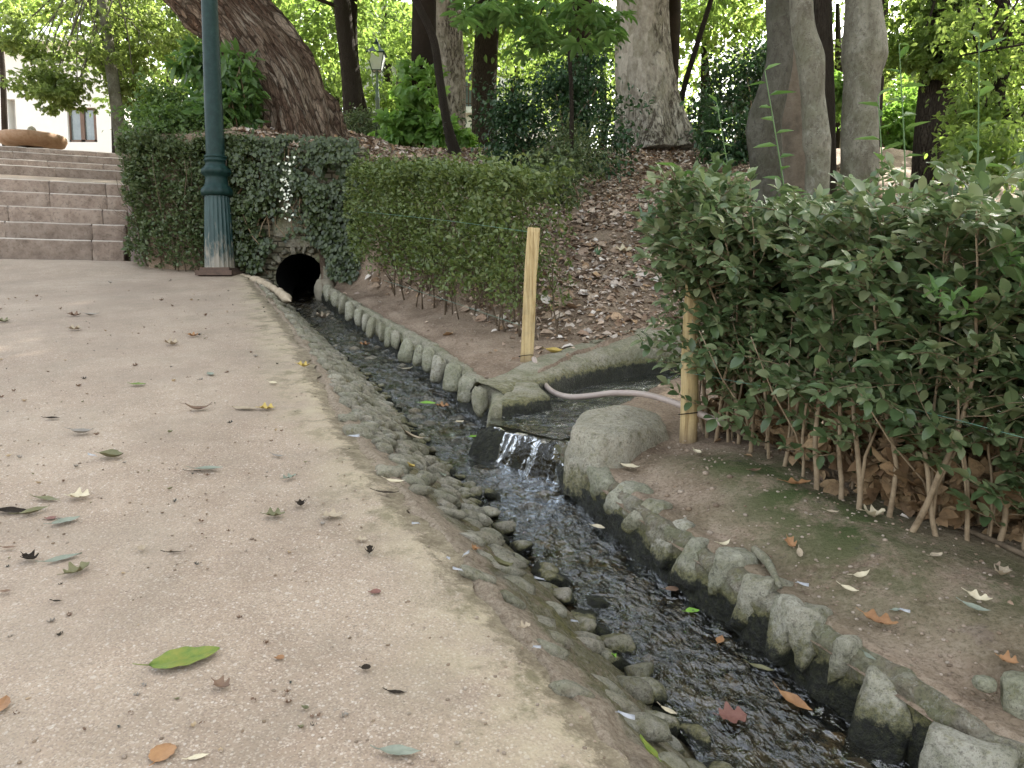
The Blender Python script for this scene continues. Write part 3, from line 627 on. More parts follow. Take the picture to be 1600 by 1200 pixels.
# rounded stones of the lower kerb wall
low = [(905, 745, 52, 62), (948, 770, 56, 66), (985, 795, 50, 60), (1020, 822, 60, 70), (1062, 850, 58, 72), (1100, 880, 62, 70), (1150, 915, 74, 76), (1205, 950, 60, 80), (1240, 972, 58, 88), (1283, 1005, 42, 60)]
lk = ['first', 'second', 'third', 'fourth', 'fifth', 'sixth', 'seventh', 'eighth', 'ninth', 'tenth']
lowp = [onplane(q_[0], q_[1], 1.10) for q_ in low]
for i, (px, py, w, h) in enumerate(low):
    p = lowp[i]; Yd = p[1]; gap_ = np.linalg.norm(lowp[max(0, i-1)]-lowp[min(len(low)-1, i+1)])/(2 if 0 < i < len(low)-1 else 1)
    hh_ = .178+.012*math.sin(i*2.7); yy_ = p[1]
    pp_ = np.array([float(xC(yy_))+.072, yy_, float(zwater(yy_))+.100+.010*math.sin(i*4.1)])
    put_rock('kerb_stone', pp_, (gap_*1.04, .155, hh_*1.04), i+40, rz=R(-64+6*math.sin(i*3.3)), rx=R(-10+5*math.sin(i*1.7)), ry=R(5*math.sin(i*2.9)), sub=4, rough=.22,
             label=['mossy rounded', 'pale grey-green'][i % 2] + ' kerb stone set in the lower wall, ' + lk[i] + ' downstream of the cascade', cat='kerb stone', group='rounded kerb stones of the lower wall', waterh=.13)
p = onplane(1412, 1090, 1.10); put_rock('boulder', p+np.array([-.02, .06, -.10]), (.165, .12, .27), 81, rz=R(-58), rx=R(-16), ry=R(8), sub=4, rough=.3, label='large pointed grey-green stone standing at the lower right of the stream', cat='stone', waterh=.14)
p = onplane(1520, 1190, 1.10); put_rock('boulder', p+np.array([0, .02, -.05]), (.17, .11, .16), 84, rz=R(-45), sub=4, rough=.25, label='pale mossy stone at the bottom edge below the large pointed stone', cat='stone', waterh=.13)
p = onplane(1592, 1068, 1.04); put_rock('boulder', p+np.array([.03, 0, -.03]), (.14, .10, .10), 85, rz=.4, rough=.2, label='whitish stone half sunk in soil under an orange leaf at the right edge', cat='stone', zw=-9)
p = onplane(1250, 1070, 1.05); put_rock('boulder', onplane(1538, 1068, 1.05), (.045, .04, .03), 86, label='small mossy stone sunk in soil right of the large pointed stone', cat='stone', zw=-9)
# slabs at the stream junction
def slab(name, pts, top, drop, mat, label, seed, rnd=.03):
    """closed rounded block from an outline (x,y) with its top following function top"""
    P = np.array(pts); n = 120; k = len(P)
    t = np.linspace(0, k, n, endpoint=False); i = t.astype(int) % k; f = (t - t.astype(int)); f = f[:, None]
    C = P[i]*(1-f) + P[(i+1) % k]*f
    for _ in range(5): C = (np.roll(C, 1, 0)+C*2+np.roll(C, -1, 0))/4
    ce = C.mean(0); V = []; rings = [(0, 0), (.3, 0), (.6, 0), (.8, -.004), (.9, -.012), (.97, -.028), (1.0, -.06), (1.05, -.11), (1.10, -drop)]
    lev = []
    for s, dz in rings:
        q = ce + (C-ce)*max(s, .001)
        z = top(q[:, 0], q[:, 1]) + dz + .016*fbm(q[:, 0]*10+seed, q[:, 1]*10, dz*12, 4, seed)
        q = q + (.02*fbm(q[:, 0]*12, q[:, 1]*12, dz*20, 3, seed+3))[:, None]*norm(C-ce)*s
        V.append(np.column_stack([q, z]))
    V = np.array(V); X, Y, Z = V[..., 0], V[..., 1], V[..., 2]
    X = np.column_stack([X, X[:, :1]]); Y = np.column_stack([Y, Y[:, :1]]); Z = np.column_stack([Z, Z[:, :1]])
    Vv, Fq = grid(X, Y, Z)
    zw_ = np.where(Vv[:, 0] > -.05, zside(0, Vv[:, 1]), zwater(Vv[:, 1]))
    return build(name, Vv, Fq[:, ::-1], M[mat], attrs={'wet': 1-sm(.0, .06 if seed == 15 else .10, Vv[:, 2]-(zwater(Vv[:, 1]) if seed == 15 else zw_))})
Q = lambda px, py, h: onplane(px, py, h)[:2]
s1 = slab('concrete_slab', [Q(762, 640, 1.06), Q(770, 605, 1.04), Q(800, 590, 1.04), Q(845, 592, 1.03), Q(862, 608, 1.03), Q(800, 632, 1.06)], lambda x, y: -1.045+SL*y, .3, 'mortar', '', 5)
tag(s1, 'flat grey slab corner where the side stream meets the upper stream', 'slab')
def side_kerb():
    xs = np.linspace(-.02, 2.4, 150); pr = np.array([(-.01, -.32), (0, -.2), (.0, -.1), (.015, -.035), (.05, -.005), (.17, .022), (.28, .03), (.34, -.04)])
    tt = np.linspace(0, 1, 26); o_ = np.interp(tt, np.linspace(0, 1, 8), pr[:, 0]); z_ = np.interp(tt, np.linspace(0, 1, 8), pr[:, 1])
    X, O = np.meshgrid(xs, o_, indexing='ij'); _, Zo = np.meshgrid(xs, z_, indexing='ij')
    Y = yF(X) + O*.9 + .02*fbm(X*6, Zo*8, 0, 4, 71); X2 = X - O*.6 + .01*fbm(X*15, Zo*9, 0, 3, 73)
    zt = np.interp(X, [0, .37, .65, 1.04, 2.4], [-.44, -.345, -.285, -.20, -.1])
    Z = zt + Zo + .012*fbm(X*9, O*9, 0, 4, 72)
    V, Fq = grid(X2, Y, Z)
    return build('side_kerb', V, Fq, M['mortar'], attrs={'wet': 1-sm(.03, .14, V[:, 2]-zside(0, V[:, 1]))})
tag(side_kerb(), 'crumbling concrete kerb on the far side of the side stream, dark below', 'kerb wall')
bl = slab('boulder', [Q(886, 680, 1.0), Q(905, 636, .95), Q(960, 618, .93), Q(1035, 620, .93), Q(1045, 648, .96), Q(985, 690, 1.0), Q(935, 712, 1.03)], lambda x, y: -.965+SL*y - .05*sm(.4, .8, x) + .03*sm(3.2, 3.5, y), .26, 'block_stone', '', 15)
tag(bl, 'large pale rounded block beside the cascade, hose passing behind it', 'boulder')
def sidewater():
    T, S = np.meshgrid(np.linspace(0, 1, 220), np.linspace(0, 1, 60), indexing='ij')
    nx = np.interp(T, [0, .12, .25, .5, 1], [.20, .30, .52, .95, 3.2]); ny = yN(nx) - .04
    fx = np.interp(T, [0, .12, .25, .5, 1], [-.13, -.02, .2, .60, 2.7]); fy = yF(fx) + .04
    X = nx + S*(fx-nx); Y = ny + S*(fy-ny)
    Z = zside(X, Y) + .007*fbm(X*14, Y*14, 0, 3, 81) + .003*fbm(X*36, Y*36, 0, 2, 82)
    V, Fq = grid(X, Y, Z)
    return build('side_stream_water', V, Fq[:, ::-1], M['water'], attrs={'foam': (.5*(1-sm(0, .35, T))).ravel()})
structure(sidewater())
def cascade():
    S, T = np.meshgrid(np.linspace(0, 1, 90), np.linspace(0, 1, 40), indexing='ij')
    x0 = .27 + S*(-.36); y0 = 3.17 + S*.34
    L = .085 + .03*fbm(S*6, S*0, 0, 3, 91)
    X = x0 - L*T**.8*.9; Y = y0 - L*T**.8*.40
    zt = zside(x0, y0) - .015 - .02*sm(.2, .8, fbm(S*4, S*0, 0, 2, 97)+.4); zb = zwater(Y) - .01
    Z = zt*(1-sm(0, 1, T)) + zb*sm(0, 1, T) + .026*fbm(S*9, T*2.5, 0, 4, 92)*sm(0, .3, T) + .003
    V, Fq = grid(X, Y, Z)
    return build('cascade_water', V, Fq, M['fall'], attrs={'foam': (sm(.05, .5, T)*np.clip(.15+1.1*fbm(S*9, T*1.5, 0, 3, 93), 0, 1)).ravel()})
structure(cascade())
# rough dark ledge under the cascade
S_, T_ = np.meshgrid(np.linspace(-.05, 1.0, 90), np.linspace(0, 1, 30), indexing='ij')
x0 = .33 - S_*.45; y0 = 3.17 + S_*.33 + .03
L = np.interp(T_, [0, .3, 1], [-.2, .02, .15]); zt = zside(0, y0) - .028
Z_ = zt*(1-sm(.3, 1, T_)) + (zwater(y0)-.08)*sm(.3, 1, T_) + .035*fbm(S_*9, T_*5, 0, 4, 95)
V, Fq = grid(x0 - L*.9, y0 - L*.4, Z_)
tag(build('ledge', V, Fq, M['mortar'], attrs={'wet': np.ones(len(V))}), 'dark wet rock ledge under the small cascade', 'ledge')

# cobbles bedded in the bank: one paved surface
cb = MB(); wet = []
y = 1.0; rr = random.Random(3)
k = 0
while y < 8.25:
    near = 1 - min(1, max(0, (y-1.5)/1.6))
    pitch = (.036 + .045*near) * rr.uniform(.8, 1.25)
    a, b = float(xA(y)), float(xB(y)); wd = b-a
    t = rr.uniform(.0, .12) + .12*near
    while t < 1.02:
        ln = rr.uniform(.06, .12)*(1+.7*near)
        tc = t + ln/wd/2
        keep = rr.random() < (.96 - .30*near*(1-.8*sm(.6, .95, tc)))
        if tc < 1.0 and keep:
            x = a + tc*wd; yy = y + rr.uniform(-.015, .015) + .39*(tc*wd)*.9
            z = float(G1(min(x, float(xB(yy))-.005), yy))
            k += 1
            V, Fc = ICO[2]
            V = facet(V, k, 9, 14.0, .6, .95)*(1+.12*fbm(V[:, 0]*2+k, V[:, 1]*2, V[:, 2]*2+k, 3, 3))[:, None]
            V = V*np.array([ln/2*rr.uniform(.9, 1.1), pitch*.54, rr.uniform(.020, .034)])
            dz = math.atan2(.3, wd)*(.75 if tc > .2 else .4)
            V = V @ rotm(rr.uniform(-.25, .25), dz + rr.uniform(-.1, .1), R(23)+rr.uniform(-.22, .22)).T
            pos = np.array([x, yy, z + rr.uniform(-.007, .005) - .010*near - (.010 if rr.random() < near*.5 else 0)])
            cb.add(V+pos, Fc); wet.append(1-sm(-.005, .05, (V+pos)[:, 2]-zwater((V+pos)[:, 1])))
        t += ln/wd*rr.uniform(.85, 1.0)
    y += pitch
y = 1.2
while y < 8.0:
    nf = 1.0 if y < 3.2 else .62
    ln = rr.uniform(.08, .19)*nf; k += 1
    V, Fc = ICO[3]; V = facet(V, k+77, 9, 20.0, .62, .97)*(1+.10*fbm(V[:, 0]*2+k, V[:, 1]*2, V[:, 2]*2+k, 3, 3))[:, None]*np.array([ln/2, rr.uniform(.032, .05)*nf, rr.uniform(.024, .036)*nf])
    V = V @ rotm(rr.uniform(-.2, .2), rr.uniform(.1, .5), R(rr.choice([108, 115, 122, 95]))+rr.uniform(-.3, .3)).T
    pos = np.array([float(xB(y))+rr.uniform(-.05, -.008), y, float(zwater(y))+rr.uniform(-.008, .014)])
    cb.add(V+pos, Fc); wet.append(1-sm(-.005, .045, (V+pos)[:, 2]-zwater((V+pos)[:, 1]))); y += ln*rr.uniform(.75, 1.1)
o = cb.build('cobble_paving', M['cobble'], attrs={'wet': np.concatenate(wet)}); structure(o)
# individual stones standing out of the bank
for (px, py, w, h, d, lb, sd) in [(560, 672, 44, 34, .09, 'large rounded beige cobble by a reddish hollow at the path edge', 1), (607, 733, 36, 30, .07, 'flat oval grey cobble alone at the path edge', 2), (543, 650, 30, 28, .06, 'blue-grey cobble above the large rounded beige one', 3),
                               (460, 502, 22, 14, .06, 'pinkish rounded cobble near the top of the bank', 4), (745, 893, 60, 24, .05, 'dull grey flat stone under a curled olive leaf on the bank', 5), (800, 935, 40, 34, .05, 'slate-blue flat stone in the mossy bank', 6),
                               (868, 905, 60, 50, .09, 'rounded green-grey stone at the water edge, middle of the lower bank', 7), (945, 990, 60, 46, .09, 'long grey-green stone at the water edge below a feather', 8), (962, 1030, 70, 44, .08, 'broad grey stone by the water with a green leaf on it', 9),
                               (895, 1070, 70, 34, .05, 'pale flat stone bedded in the lower mossy bank', 10), (1050, 1120, 90, 50, .07, 'smooth grey-green stone at the lower end of the bank', 11), (780, 775, 60, 28, .06, 'slanted slab-like stone in the middle of the bank', 12), (935, 940, 44, 40, .08, 'narrow mossy stone at the water edge', 13), (860, 1010, 50, 24, .05, 'narrow flat stone in green moss on the bank', 14)]:
    p = on(px, py); Yd = p[1]
    put_rock('cobble', p + np.array([0, 0, -.012]), (w/F*Yd*1.25, h/F*Yd*1.4, d*.8), sd+100, rz=R(20), ry=R(28 if px > 620 else 8), mat='cobble', sub=3, rough=.12, label=lb, cat='stone', group='larger stones standing out of the bank', waterh=.05)
# pebbles in the stream
pb = MB()
for i in range(900):
    y = 1.3 * (8.1/1.3)**rr.random(); t = rr.uniform(-.02, 1.0)
    x = float(xB(y)+(xC(y)-xB(y))*t); s = rr.uniform(.012, .034)*(1.25 if y > 3 else 1)
    V, Fc = ICO[1]; V = V*(1+.2*fbm(V[:, 0]+i, V[:, 1], V[:, 2], 2, 2))[:, None]*np.array([s*1.3, s, s*.7]) @ rotm(0, 0, rr.uniform(0, 3)).T
    up_ = .012 + (.018 if y > 3.7 else 0)
    pb.add(V+np.array([x, y, float(zwater(y)) - .040 + rr.uniform(0, up_)]), Fc)
tag(pb.build('pebbles', M['bedstone']), kind='stuff')
# grit and crumbs on soil and path
gb = MB()
for i in range(5200):
    if i < 3400:
        y = 1.2*(7.5/1.2)**rr.random(); x = float(xD(y)) + .08 + rr.random()**1.3*2.0
        if yN(x)-.05 < y < yF(x)+.05: continue
        z = float(fnr(np.array(x), np.array(y)))
        s = rr.uniform(.002, .006)*(1 if rr.random() < .96 else 2.2)
    else:
        y = 1.1*(8.5/1.1)**rr.random(); x = float(xA(y)) - .02 - rr.random()*4.0*min(1, y/3); z = float(plane_path(x, y)); s = rr.uniform(.0015, .0045)
    V, Fc = ICO[1]; V = V*np.array([s*rr.uniform(.8, 1.5), s, s*.7]) @ rotm(0, 0, rr.uniform(0, 3)).T
    gb.add(V+np.array([x, y, z+s*.2]), Fc)
tag(gb.build('gravel', M['grit']), kind='stuff')
# ---------------------------------------------------------------- steps and upper terrace
root = tag(empty('stone_steps', (-4.56, 9.15, .48)), 'wide flight of brown stone block steps rising at the left behind the path', 'steps')
e = norm(np.array([.93, .366, 0])); bk = np.array([-.366, .93, 0])/np.linalg.norm([.366, .93])
def step(i, back, z, h, depth, x0=0.0, length=5.2):
    mb = MB(); nz_ = []; t = -x0; r = random.Random(i+5)
    while t < length:
        L = r.uniform(.55, 1.25) if t > .01 else r.uniform(.22, .4)
        g = .006
        V, _ = box((0, 0, 0), (1, 1, 1)); n1, n2 = max(3, int(L/.04)), 8
        # front face + tread as one bent rounded sheet
        uu = np.linspace(0, 1, n1); prof = [(0, 0 if i else -.3), (-.002, h*.3), (0, h*.7), (0, h-.018), (.005, h-.005), (.018, h), (.10, h+.001), (depth+.03, h)]
        U, K = np.meshgrid(uu, np.arange(len(prof)), indexing='ij')
        o_ = np.array([q[0] for q in prof])[K]; z_ = np.array([q[1] for q in prof])[K]
        ed = np.minimum(U, 1-U)*L; o_ = o_ + .012*np.exp(-ed/.008)
        wob = .007*fbm(U*L*9+i*3, z_*12, 0, 3, 5)
        du = t + g + U*(L-2*g)
        P = np.array([-4.56, 9.15, 0]) - e*du[..., None] + bk*(back + o_ + wob)[..., None]; P[..., 2] = z + z_ + .004*fbm(U*L*6+i*5, z_*0, 0, 3, 6)
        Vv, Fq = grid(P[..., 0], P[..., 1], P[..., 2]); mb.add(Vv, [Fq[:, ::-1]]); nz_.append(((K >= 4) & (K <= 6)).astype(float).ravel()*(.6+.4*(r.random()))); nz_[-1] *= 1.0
        t += L
    # solid core behind the joints
    c = np.array([-4.56, 9.15, 0]) - e*((length-x0)/2) + bk*(back+.012+depth/2+.1); c[2] = z + h/2 - .01
    mb.box(c, (length+x0, depth+.2, h-.02), math.atan2(e[1], e[0]))
    o = mb.build('step', M['step'], root, attrs={'nose_lit': np.concatenate(nz_+[np.zeros(8)])}); return local(o, root)
zs = [.492, .722, .945, 1.16, 1.375]; hs = [.235, .222, .215, .215, .2]
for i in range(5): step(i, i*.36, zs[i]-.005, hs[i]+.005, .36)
up4 = [(3.7, 1.93, .155), (4.15, 2.085, .16), (4.6, 2.25, .185), (5.05, 2.44, .15)]
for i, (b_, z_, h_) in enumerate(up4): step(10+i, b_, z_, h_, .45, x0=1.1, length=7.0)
def quadsheet(name, c0, d0, d1, z0, z1, xl, xr, mat):
    T, S = np.meshgrid(np.linspace(0, 1, 30), np.linspace(0, 1, 30), indexing='ij')
    P = np.array([-4.56, 9.15, 0]) - e*(xr + S*(xl-xr))[..., None] + bk*(d0+T*(d1-d0))[..., None]
    Z = z0 + T*(z1-z0); V, Fq = grid(P[..., 0], P[..., 1], Z)
    return structure(build(name, V, Fq, mat, attrs={'edge': np.zeros(len(V))}))
quadsheet('landing', 0, 1.80, 3.72, 1.572, 1.94, 6.0, -.9, M['path'])
quadsheet('terrace', 0, 5.45, 34, 2.588, 3.6, 22, -3.0, M['path'])
# stepped stone cheek right of the steps
ck = tag(empty('cheek_wall', (-4.3, 9.1, .45)), 'purplish stepped stone blocks at the right end of the steps, beside the hedge', 'wall')
mb = MB()
for j, (dx, z, h, w) in enumerate([(.14, .40, .29, .26), (.14, .695, .24, .25), (.12, .94, .25, .22), (.12, 1.195, .25, .2)]):
    V, Fc = ICO[3]; V = np.sign(V)*np.abs(V)**.25*np.array([w/2, .22, h/2]); V = V + .008*np.stack([fbm(V[:, 0]*9+j, V[:, 1]*9, V[:, 2]*9, 3, s_) for s_ in (1, 2, 3)], -1)
    V = V @ rotm(0, 0, R(21)).T + np.array([-4.56+dx+.02, 9.30, z+h/2]); mb.add(V, Fc)
local(mb.build('blocks', M['stepside'], ck), ck)
V, Fc = ICO[3]; V = np.sign(V)*np.abs(V)**.45*np.array([.12, .1, .17]); V = V*(1+.08*fbm(V[:, 0]*8, V[:, 1]*8, V[:, 2]*8, 3, 9))[:, None]
o = build('boulder', V, Fc, M['tan']); o.location = (-4.14, 9.12, .62); tag(o, 'single upright tan stone at the foot of the hedge beside the steps', 'stone')
# basin on the terrace
p = at(51, 224, 15.6)
bs = tag(empty('basin', (p[0], p[1], p[2]-.10)), 'round brown stone fountain basin at the top of the steps', 'basin')
V, Fq = lathe([(.30, 0), (.42, .01), (.56, .07), (.605, .16), (.60, .22), (.585, .245), (.55, .245), (.53, .2), (.4, .1), (.02, .08)], 48); build('bowl', V, Fq, M['basin'], bs)
V, Fq = lathe([(.10, .08), (.07, .2), (.05, .28), (.09, .33), (.06, .40), (.01, .43)], 20); build('spout', V, Fq, M['mortar'], bs)

# ---------------------------------------------------------------- lamps
p = at(344, 430, 8.0); lz = float(plane_path(p[0], p[1]))
lp = tag(empty('street_lamp', (p[0], p[1], lz)), 'tall dark green iron lamp post with fluted base at the path edge before the tunnel', 'street lamp')
mb = MB(); mb.box((0, 0, .015), (.37, .37, .05)); mb.box((0, 0, .055), (.30, .30, .03)); mb.build('base_plate', M['rust'], lp, False)
def flute(prof, a): return -.010*(np.abs(np.sin(a*10))[None, :]**.7)*np.ones((len(prof), 1))*(np.linspace(0, 1, len(prof)) > .02)[:, None]
V, Fq = lathe([(.150, .065), (.148, .08), (.143, .25), (.136, .45), (.128, .65), (.122, .78), (.121, .80)], 160, flute)
s = NT('fluted_iron'); n = s.noise(7, 6, .75, s.map(s.O(), (3, 3, .8))); z = s.n('ShaderNodeSeparateXYZ', i_Vector=s.O()).outputs[2]
c = s.ramp(n, [(.35, (.007, .030, .029)), (.6, (.018, .052, .050))])
w = s.math('ADD', s.math('MULTIPLY', s.math('SUBTRACT', .52, z), 1.6), s.math('MULTIPLY', s.math('SUBTRACT', n, .5), 3.0))
c = s.mix(s.ramp(w, [(.25, 0.0), (.75, .9)]), c, (.23, .20, .155)); M['fluted'] = s.end(s.pbr(c, .5, s.bump(n, .2, .004), .5))
build('fluted_shaft', V, Fq, M['fluted'], lp)
V, Fq = lathe([(.120, .79), (.150, .80), (.156, .83), (.150, .86), (.128, .885), (.112, .92), (.108, .97), (.112, .99), (.135, 1.005), (.147, 1.03), (.142, 1.055), (.120, 1.075), (.103, 1.10), (.100, 1.13), (.112, 1.135), (.114, 1.15), (.104, 1.16), (.104, 1.17), (.113, 1.175), (.110, 1.19), (.094, 1.195)], 48,
              lambda pr, a: .005*np.sin(a*12)[None, :]*np.array([0, 0, 1, 1, .5, 0, 0, 0, .6, 1, .6, 0, 0, 0, 0, 0, 0, 0, 0, 0, 0])[:, None])
build('collar', V, Fq, M['iron'], lp)
V, Fq = lathe([(.092, 1.19), (.090, 1.5), (.078, 2.6), (.070, 3.6), (.06, 3.9), (.075, 3.92), (.075, 3.96), (.03, 3.99)], 32); build('shaft', V, Fq, M['iron'], lp)
def lantern(root, z, s=1.0, mi='iron'):
    r0, r1, h = .12*s, .22*s, .42*s
    mb = MB()
    cs = lambda r, zz: np.array([[r, r, zz], [-r, r, zz], [-r, -r, zz], [r, -r, zz]])
    lo, hi = cs(r0, z), cs(r1, z+h)
    for k in range(4):
        mb.tube([lo[k], hi[k]], .012*s, 5); mb.tube([lo[k], lo[(k+1) % 4]], .012*s, 5); mb.tube([hi[k], hi[(k+1) % 4]], .016*s, 5)
    mb.build('lantern_frame', M[mi], root, False)
    V = np.vstack([cs(r0*.97, z+.005), cs(r1*.97, z+h-.005)]); Fq = np.array([[k, (k+1) % 4, 4+(k+1) % 4, 4+k] for k in range(4)] + [[0, 1, 2, 3]])
    build('lantern_glass', V, Fq, M['lampglass'], root, False)
    V = np.vstack([cs(r1*1.12, z+h+.01), cs(r1*.45, z+h+.17*s), cs(r1*.36, z+h+.20*s), cs(r1*.30, z+h+.28*s)])
    Fq = np.array([[q*4+k, q*4+(k+1) % 4, q*4+4+(k+1) % 4, q*4+4+k] for q in range(3) for k in range(4)] + [[3, 2, 1, 0], [12, 13, 14, 15]])
    rf = build('lantern_roof', V, Fq, M[mi], root, False)
    V, Fq = lathe([(.05*s, z+h+.28*s), (.065*s, z+h+.30*s), (.03*s, z+h+.34*s), (.035*s, z+h+.36*s), (.005, z+h+.42*s)], 12); build('finial', V, Fq, M[mi], root)
lantern(lp, 4.0)
p = at(590.5, 197, 21.0)
l2 = tag(empty('street_lamp', (p[0], p[1], p[2]-1.0)), 'distant grey-green lamp with square lantern among the trees beyond the leaning trunk', 'street lamp')
top = at(588, 111, 21.0)[2] - l2.location.z
V, Fq = lathe([(.13, 0), (.12, .6), (.09, .7), (.06, .8), (.055, top-.75), (.08, top-.72), (.05, top-.66), (.03, top-.1), (.05, top)], 20); build('post', V, Fq, M['ironlight'], l2)
mb = MB()
for k in range(4):
    a_ = k*math.pi/2; mb.tube([(math.cos(a_)*.02, math.sin(a_)*.02, top-.55), (math.cos(a_)*.13, math.sin(a_)*.13, top-.3), (math.cos(a_)*.11, math.sin(a_)*.11, top+.01)], .01, 5)
mb.build('bracket', M['ironlight'], l2); lantern(l2, top, 1.0, 'iron')

# ---------------------------------------------------------------- tunnel and retaining wall
cx, cz, cr, wy = -2.27, .27, .26, 8.32
rw = tag(empty('retaining_wall', (cx, wy, -.1)), 'ivy covered old masonry wall with the round tunnel mouth where the stream comes out', 'wall')
mb = MB()
na = 48; an = np.linspace(0, 2*np.pi, na, endpoint=False)
x0, x1, z0, z1 = -3.2, -1.55, -.4, 1.62
def torect(a):
    dx, dz = math.cos(a), math.sin(a); ts = []
    if dx > 1e-6: ts.append((x1-cx)/dx)
    if dx < -1e-6: ts.append((x0-cx)/dx)
    if dz > 1e-6: ts.append((z1-cz)/dz)
    if dz < -1e-6: ts.append((z0-cz)/dz)
    t = min(ts); return cx+dx*t, cz+dz*t
an = np.sort(np.concatenate([an, [math.atan2(z-cz, x-cx) % (2*np.pi) for x in (x0, x1) for z in (z0, z1)]])); na = len(an)
rings = []
for q in np.linspace(0, 1, 14):
    rings.append([( (cx+cr*math.cos(a))*(1-q)+torect(a)[0]*q, wy + .03*float(fbm(q*6+math.cos(a)*3, math.sin(a)*3, 0, 3, 4)), (cz+cr*math.sin(a))*(1-q)+torect(a)[1]*q) for a in list(an)+[an[0]]])
Rg = np.array(rings); V, Fq = grid(Rg[..., 0], Rg[..., 1], Rg[..., 2]); mb.add(V, [Fq])
mb.box(((-3.8+x0)/2, wy+.45, .75), (x0+3.8, .22, 1.65)); mb.box(((x0+x1)/2, wy+.14, 1.6), (x1-x0, .30, .06))
s = NT('block_masonry'); br = s.n('ShaderNodeTexBrick', i_Vector=s.map(s.P(), (1, 1, 1), (R(90), 0, 0)), i_Scale=4.2, i_Color1=(.30, .27, .20), i_Color2=(.19, .17, .12), i_Mortar=(.07, .06, .045)); s.set(br, 'Mortar Size', .035)
n = s.noise(9, 6, .75); c = s.mix(s.math('MULTIPLY', s.ramp(n, [(.42, 0.0), (.6, 1.0)]), .6), br.outputs[0], (.10, .105, .055)); M['block'] = s.end(s.pbr(c, .9, s.bump(s.math('ADD', n, s.math('MULTIPLY', br.outputs[1], -.7)), .8, .02), .15))
local(mb.build('wall', M['block'], rw, False), rw)
ar = MB()
for k in range(15):
    a_ = R(-14 + k*(208/14) + 4*math.sin(k*7.7)); V, Fc = ICO[3]; V = facet(V, k+500, 8, 20.)*np.array([.042+.015*math.sin(k*3.3), .04, .026+.006*math.sin(k*5.1)])*1.15
    V = V @ rotm(0, -a_, 0).T + np.array([cx+(cr+.05)*math.cos(a_), wy-.025, cz+(cr+.05)*math.sin(a_)]); ar.add(V, Fc)
local(ar.build('arch_ring', M['brick'], rw), rw)
A2, L2 = np.meshgrid(np.linspace(0, 2*np.pi, 33), np.linspace(0, 1, 12), indexing='ij')
V, Fq = grid(cx+cr*np.cos(A2) + L2*-.3, wy+L2*2.6, cz+cr*np.sin(A2)+L2*.2); tn = MB(); tn.add(V, [Fq]); tn.box((cx-.3, wy+2.62, cz+.2), (.7, .04, .7)); local(tn.build('tunnel', M['black'], rw), rw)
for k, (px, py, w, h) in enumerate([(452, 322, 40, 24), (462, 350, 30, 28), (470, 380, 50, 14), (440, 352, 26, 40), (476, 306, 24, 18), (486, 345, 22, 30)]):
    q = at(px, py, wy-.03); V, Fc = ICO[2]; V = np.sign(V)*np.abs(V)**.4*np.array([w/F*8.3/2, .04, h/F*8.3/2])
    o = build('facing_block', V, Fc, M['brick'], rw); o.location = q - np.array(rw.location)
# wing stones right of the mouth
for i, (x, z, sx, sz) in enumerate([(-1.97, .12, .22, .3), (-1.88, -.02, .3, .2), (-2.62, .1, .2, .3)]):
    V, Fc = rock((sx, .25, sz), 300+i, 3, .15); o = build('wing_stone', V, Fc, M['wall'], rw); o.location = np.array([x, wy-.12, z]) - np.array(rw.location)
# raised pale lip of the path near the tunnel
lipp = [(372, 432), (392, 436), (415, 444), (436, 456), (455, 472)]
T = [onplane(x, y, .975) for x, y in lipp]
mb = MB(); q = np.array(T); tt = np.linspace(0, 4, 50); q = np.column_stack([np.interp(tt, range(5), q[:, i]) for i in range(3)]); q[:, 2] += .01*fbm(tt*2, tt*0, 0, 3, 2); mb.tube(q, (.034 + .022*fbm(tt*5, tt*0, 0, 4, 7))*np.clip(np.minimum(tt, 4-tt)*3+.1, 0, 1), 12)
tag(mb.build('path_lip', M['tan'], smooth=True), 'pale raised lip of earth at the path edge right of the lamp post', 'kerb')

# ---------------------------------------------------------------- stakes, hose, wires
def stake(px, py, Yd, topx, topy, r0, r1, flat, label):
    b = at(px, py, Yd); t = at(topx, topy, Yd); b = b + (b-t)*.12
    st = empty('wooden_stake', tuple(b)); tag(st, label, 'stake')
    n = 30; P = np.linspace(0, 1, n)[:, None]*(t-b); P[:, 0] += .003*np.sin(np.linspace(0, 7, n))
    V, Fq, F3 = tube(P, np.linspace(r0, r1, n), 20)
    if flat: V[:, 1] = np.where(V[:, 1]-np.interp(V[:, 2], P[:, 2], P[:, 1]) < -.5*r0, np.interp(V[:, 2], P[:, 2], P[:, 1])-.5*r0, V[:, 1])
    V = V + .0025*fbm(V[:, 0]*60, V[:, 1]*60, V[:, 2]*7, 3, 3)[:, None]
    build('post', V, [Fq, F3], M['wood'], st); return st
s_a = stake(822, 564, 4.62, 834, 356, .040, .037, True, 'yellowish half-round wooden stake at the right end of the middle hedge')
s_b = stake(1074, 690, 3.16, 1084, 440, .037, .034, False, 'round yellowish wooden stake at the left end of the right hedge')
def wrap(px, py, Yd, r, root):
    c = at(px, py, Yd) - np.array(root.location); a_ = np.linspace(0, 2*np.pi, 24)
    P = np.column_stack([c[0]+r*np.cos(a_), c[1]+r*np.sin(a_), c[2]+.008*np.cos(a_+1)]); mb = MB(); mb.tube(P, .0022, 5); o = mb.build('tie', M['black'], root)
wrap(822, 556, 4.62, .043, s_a); wrap(1076, 646, 3.16, .041, s_b)
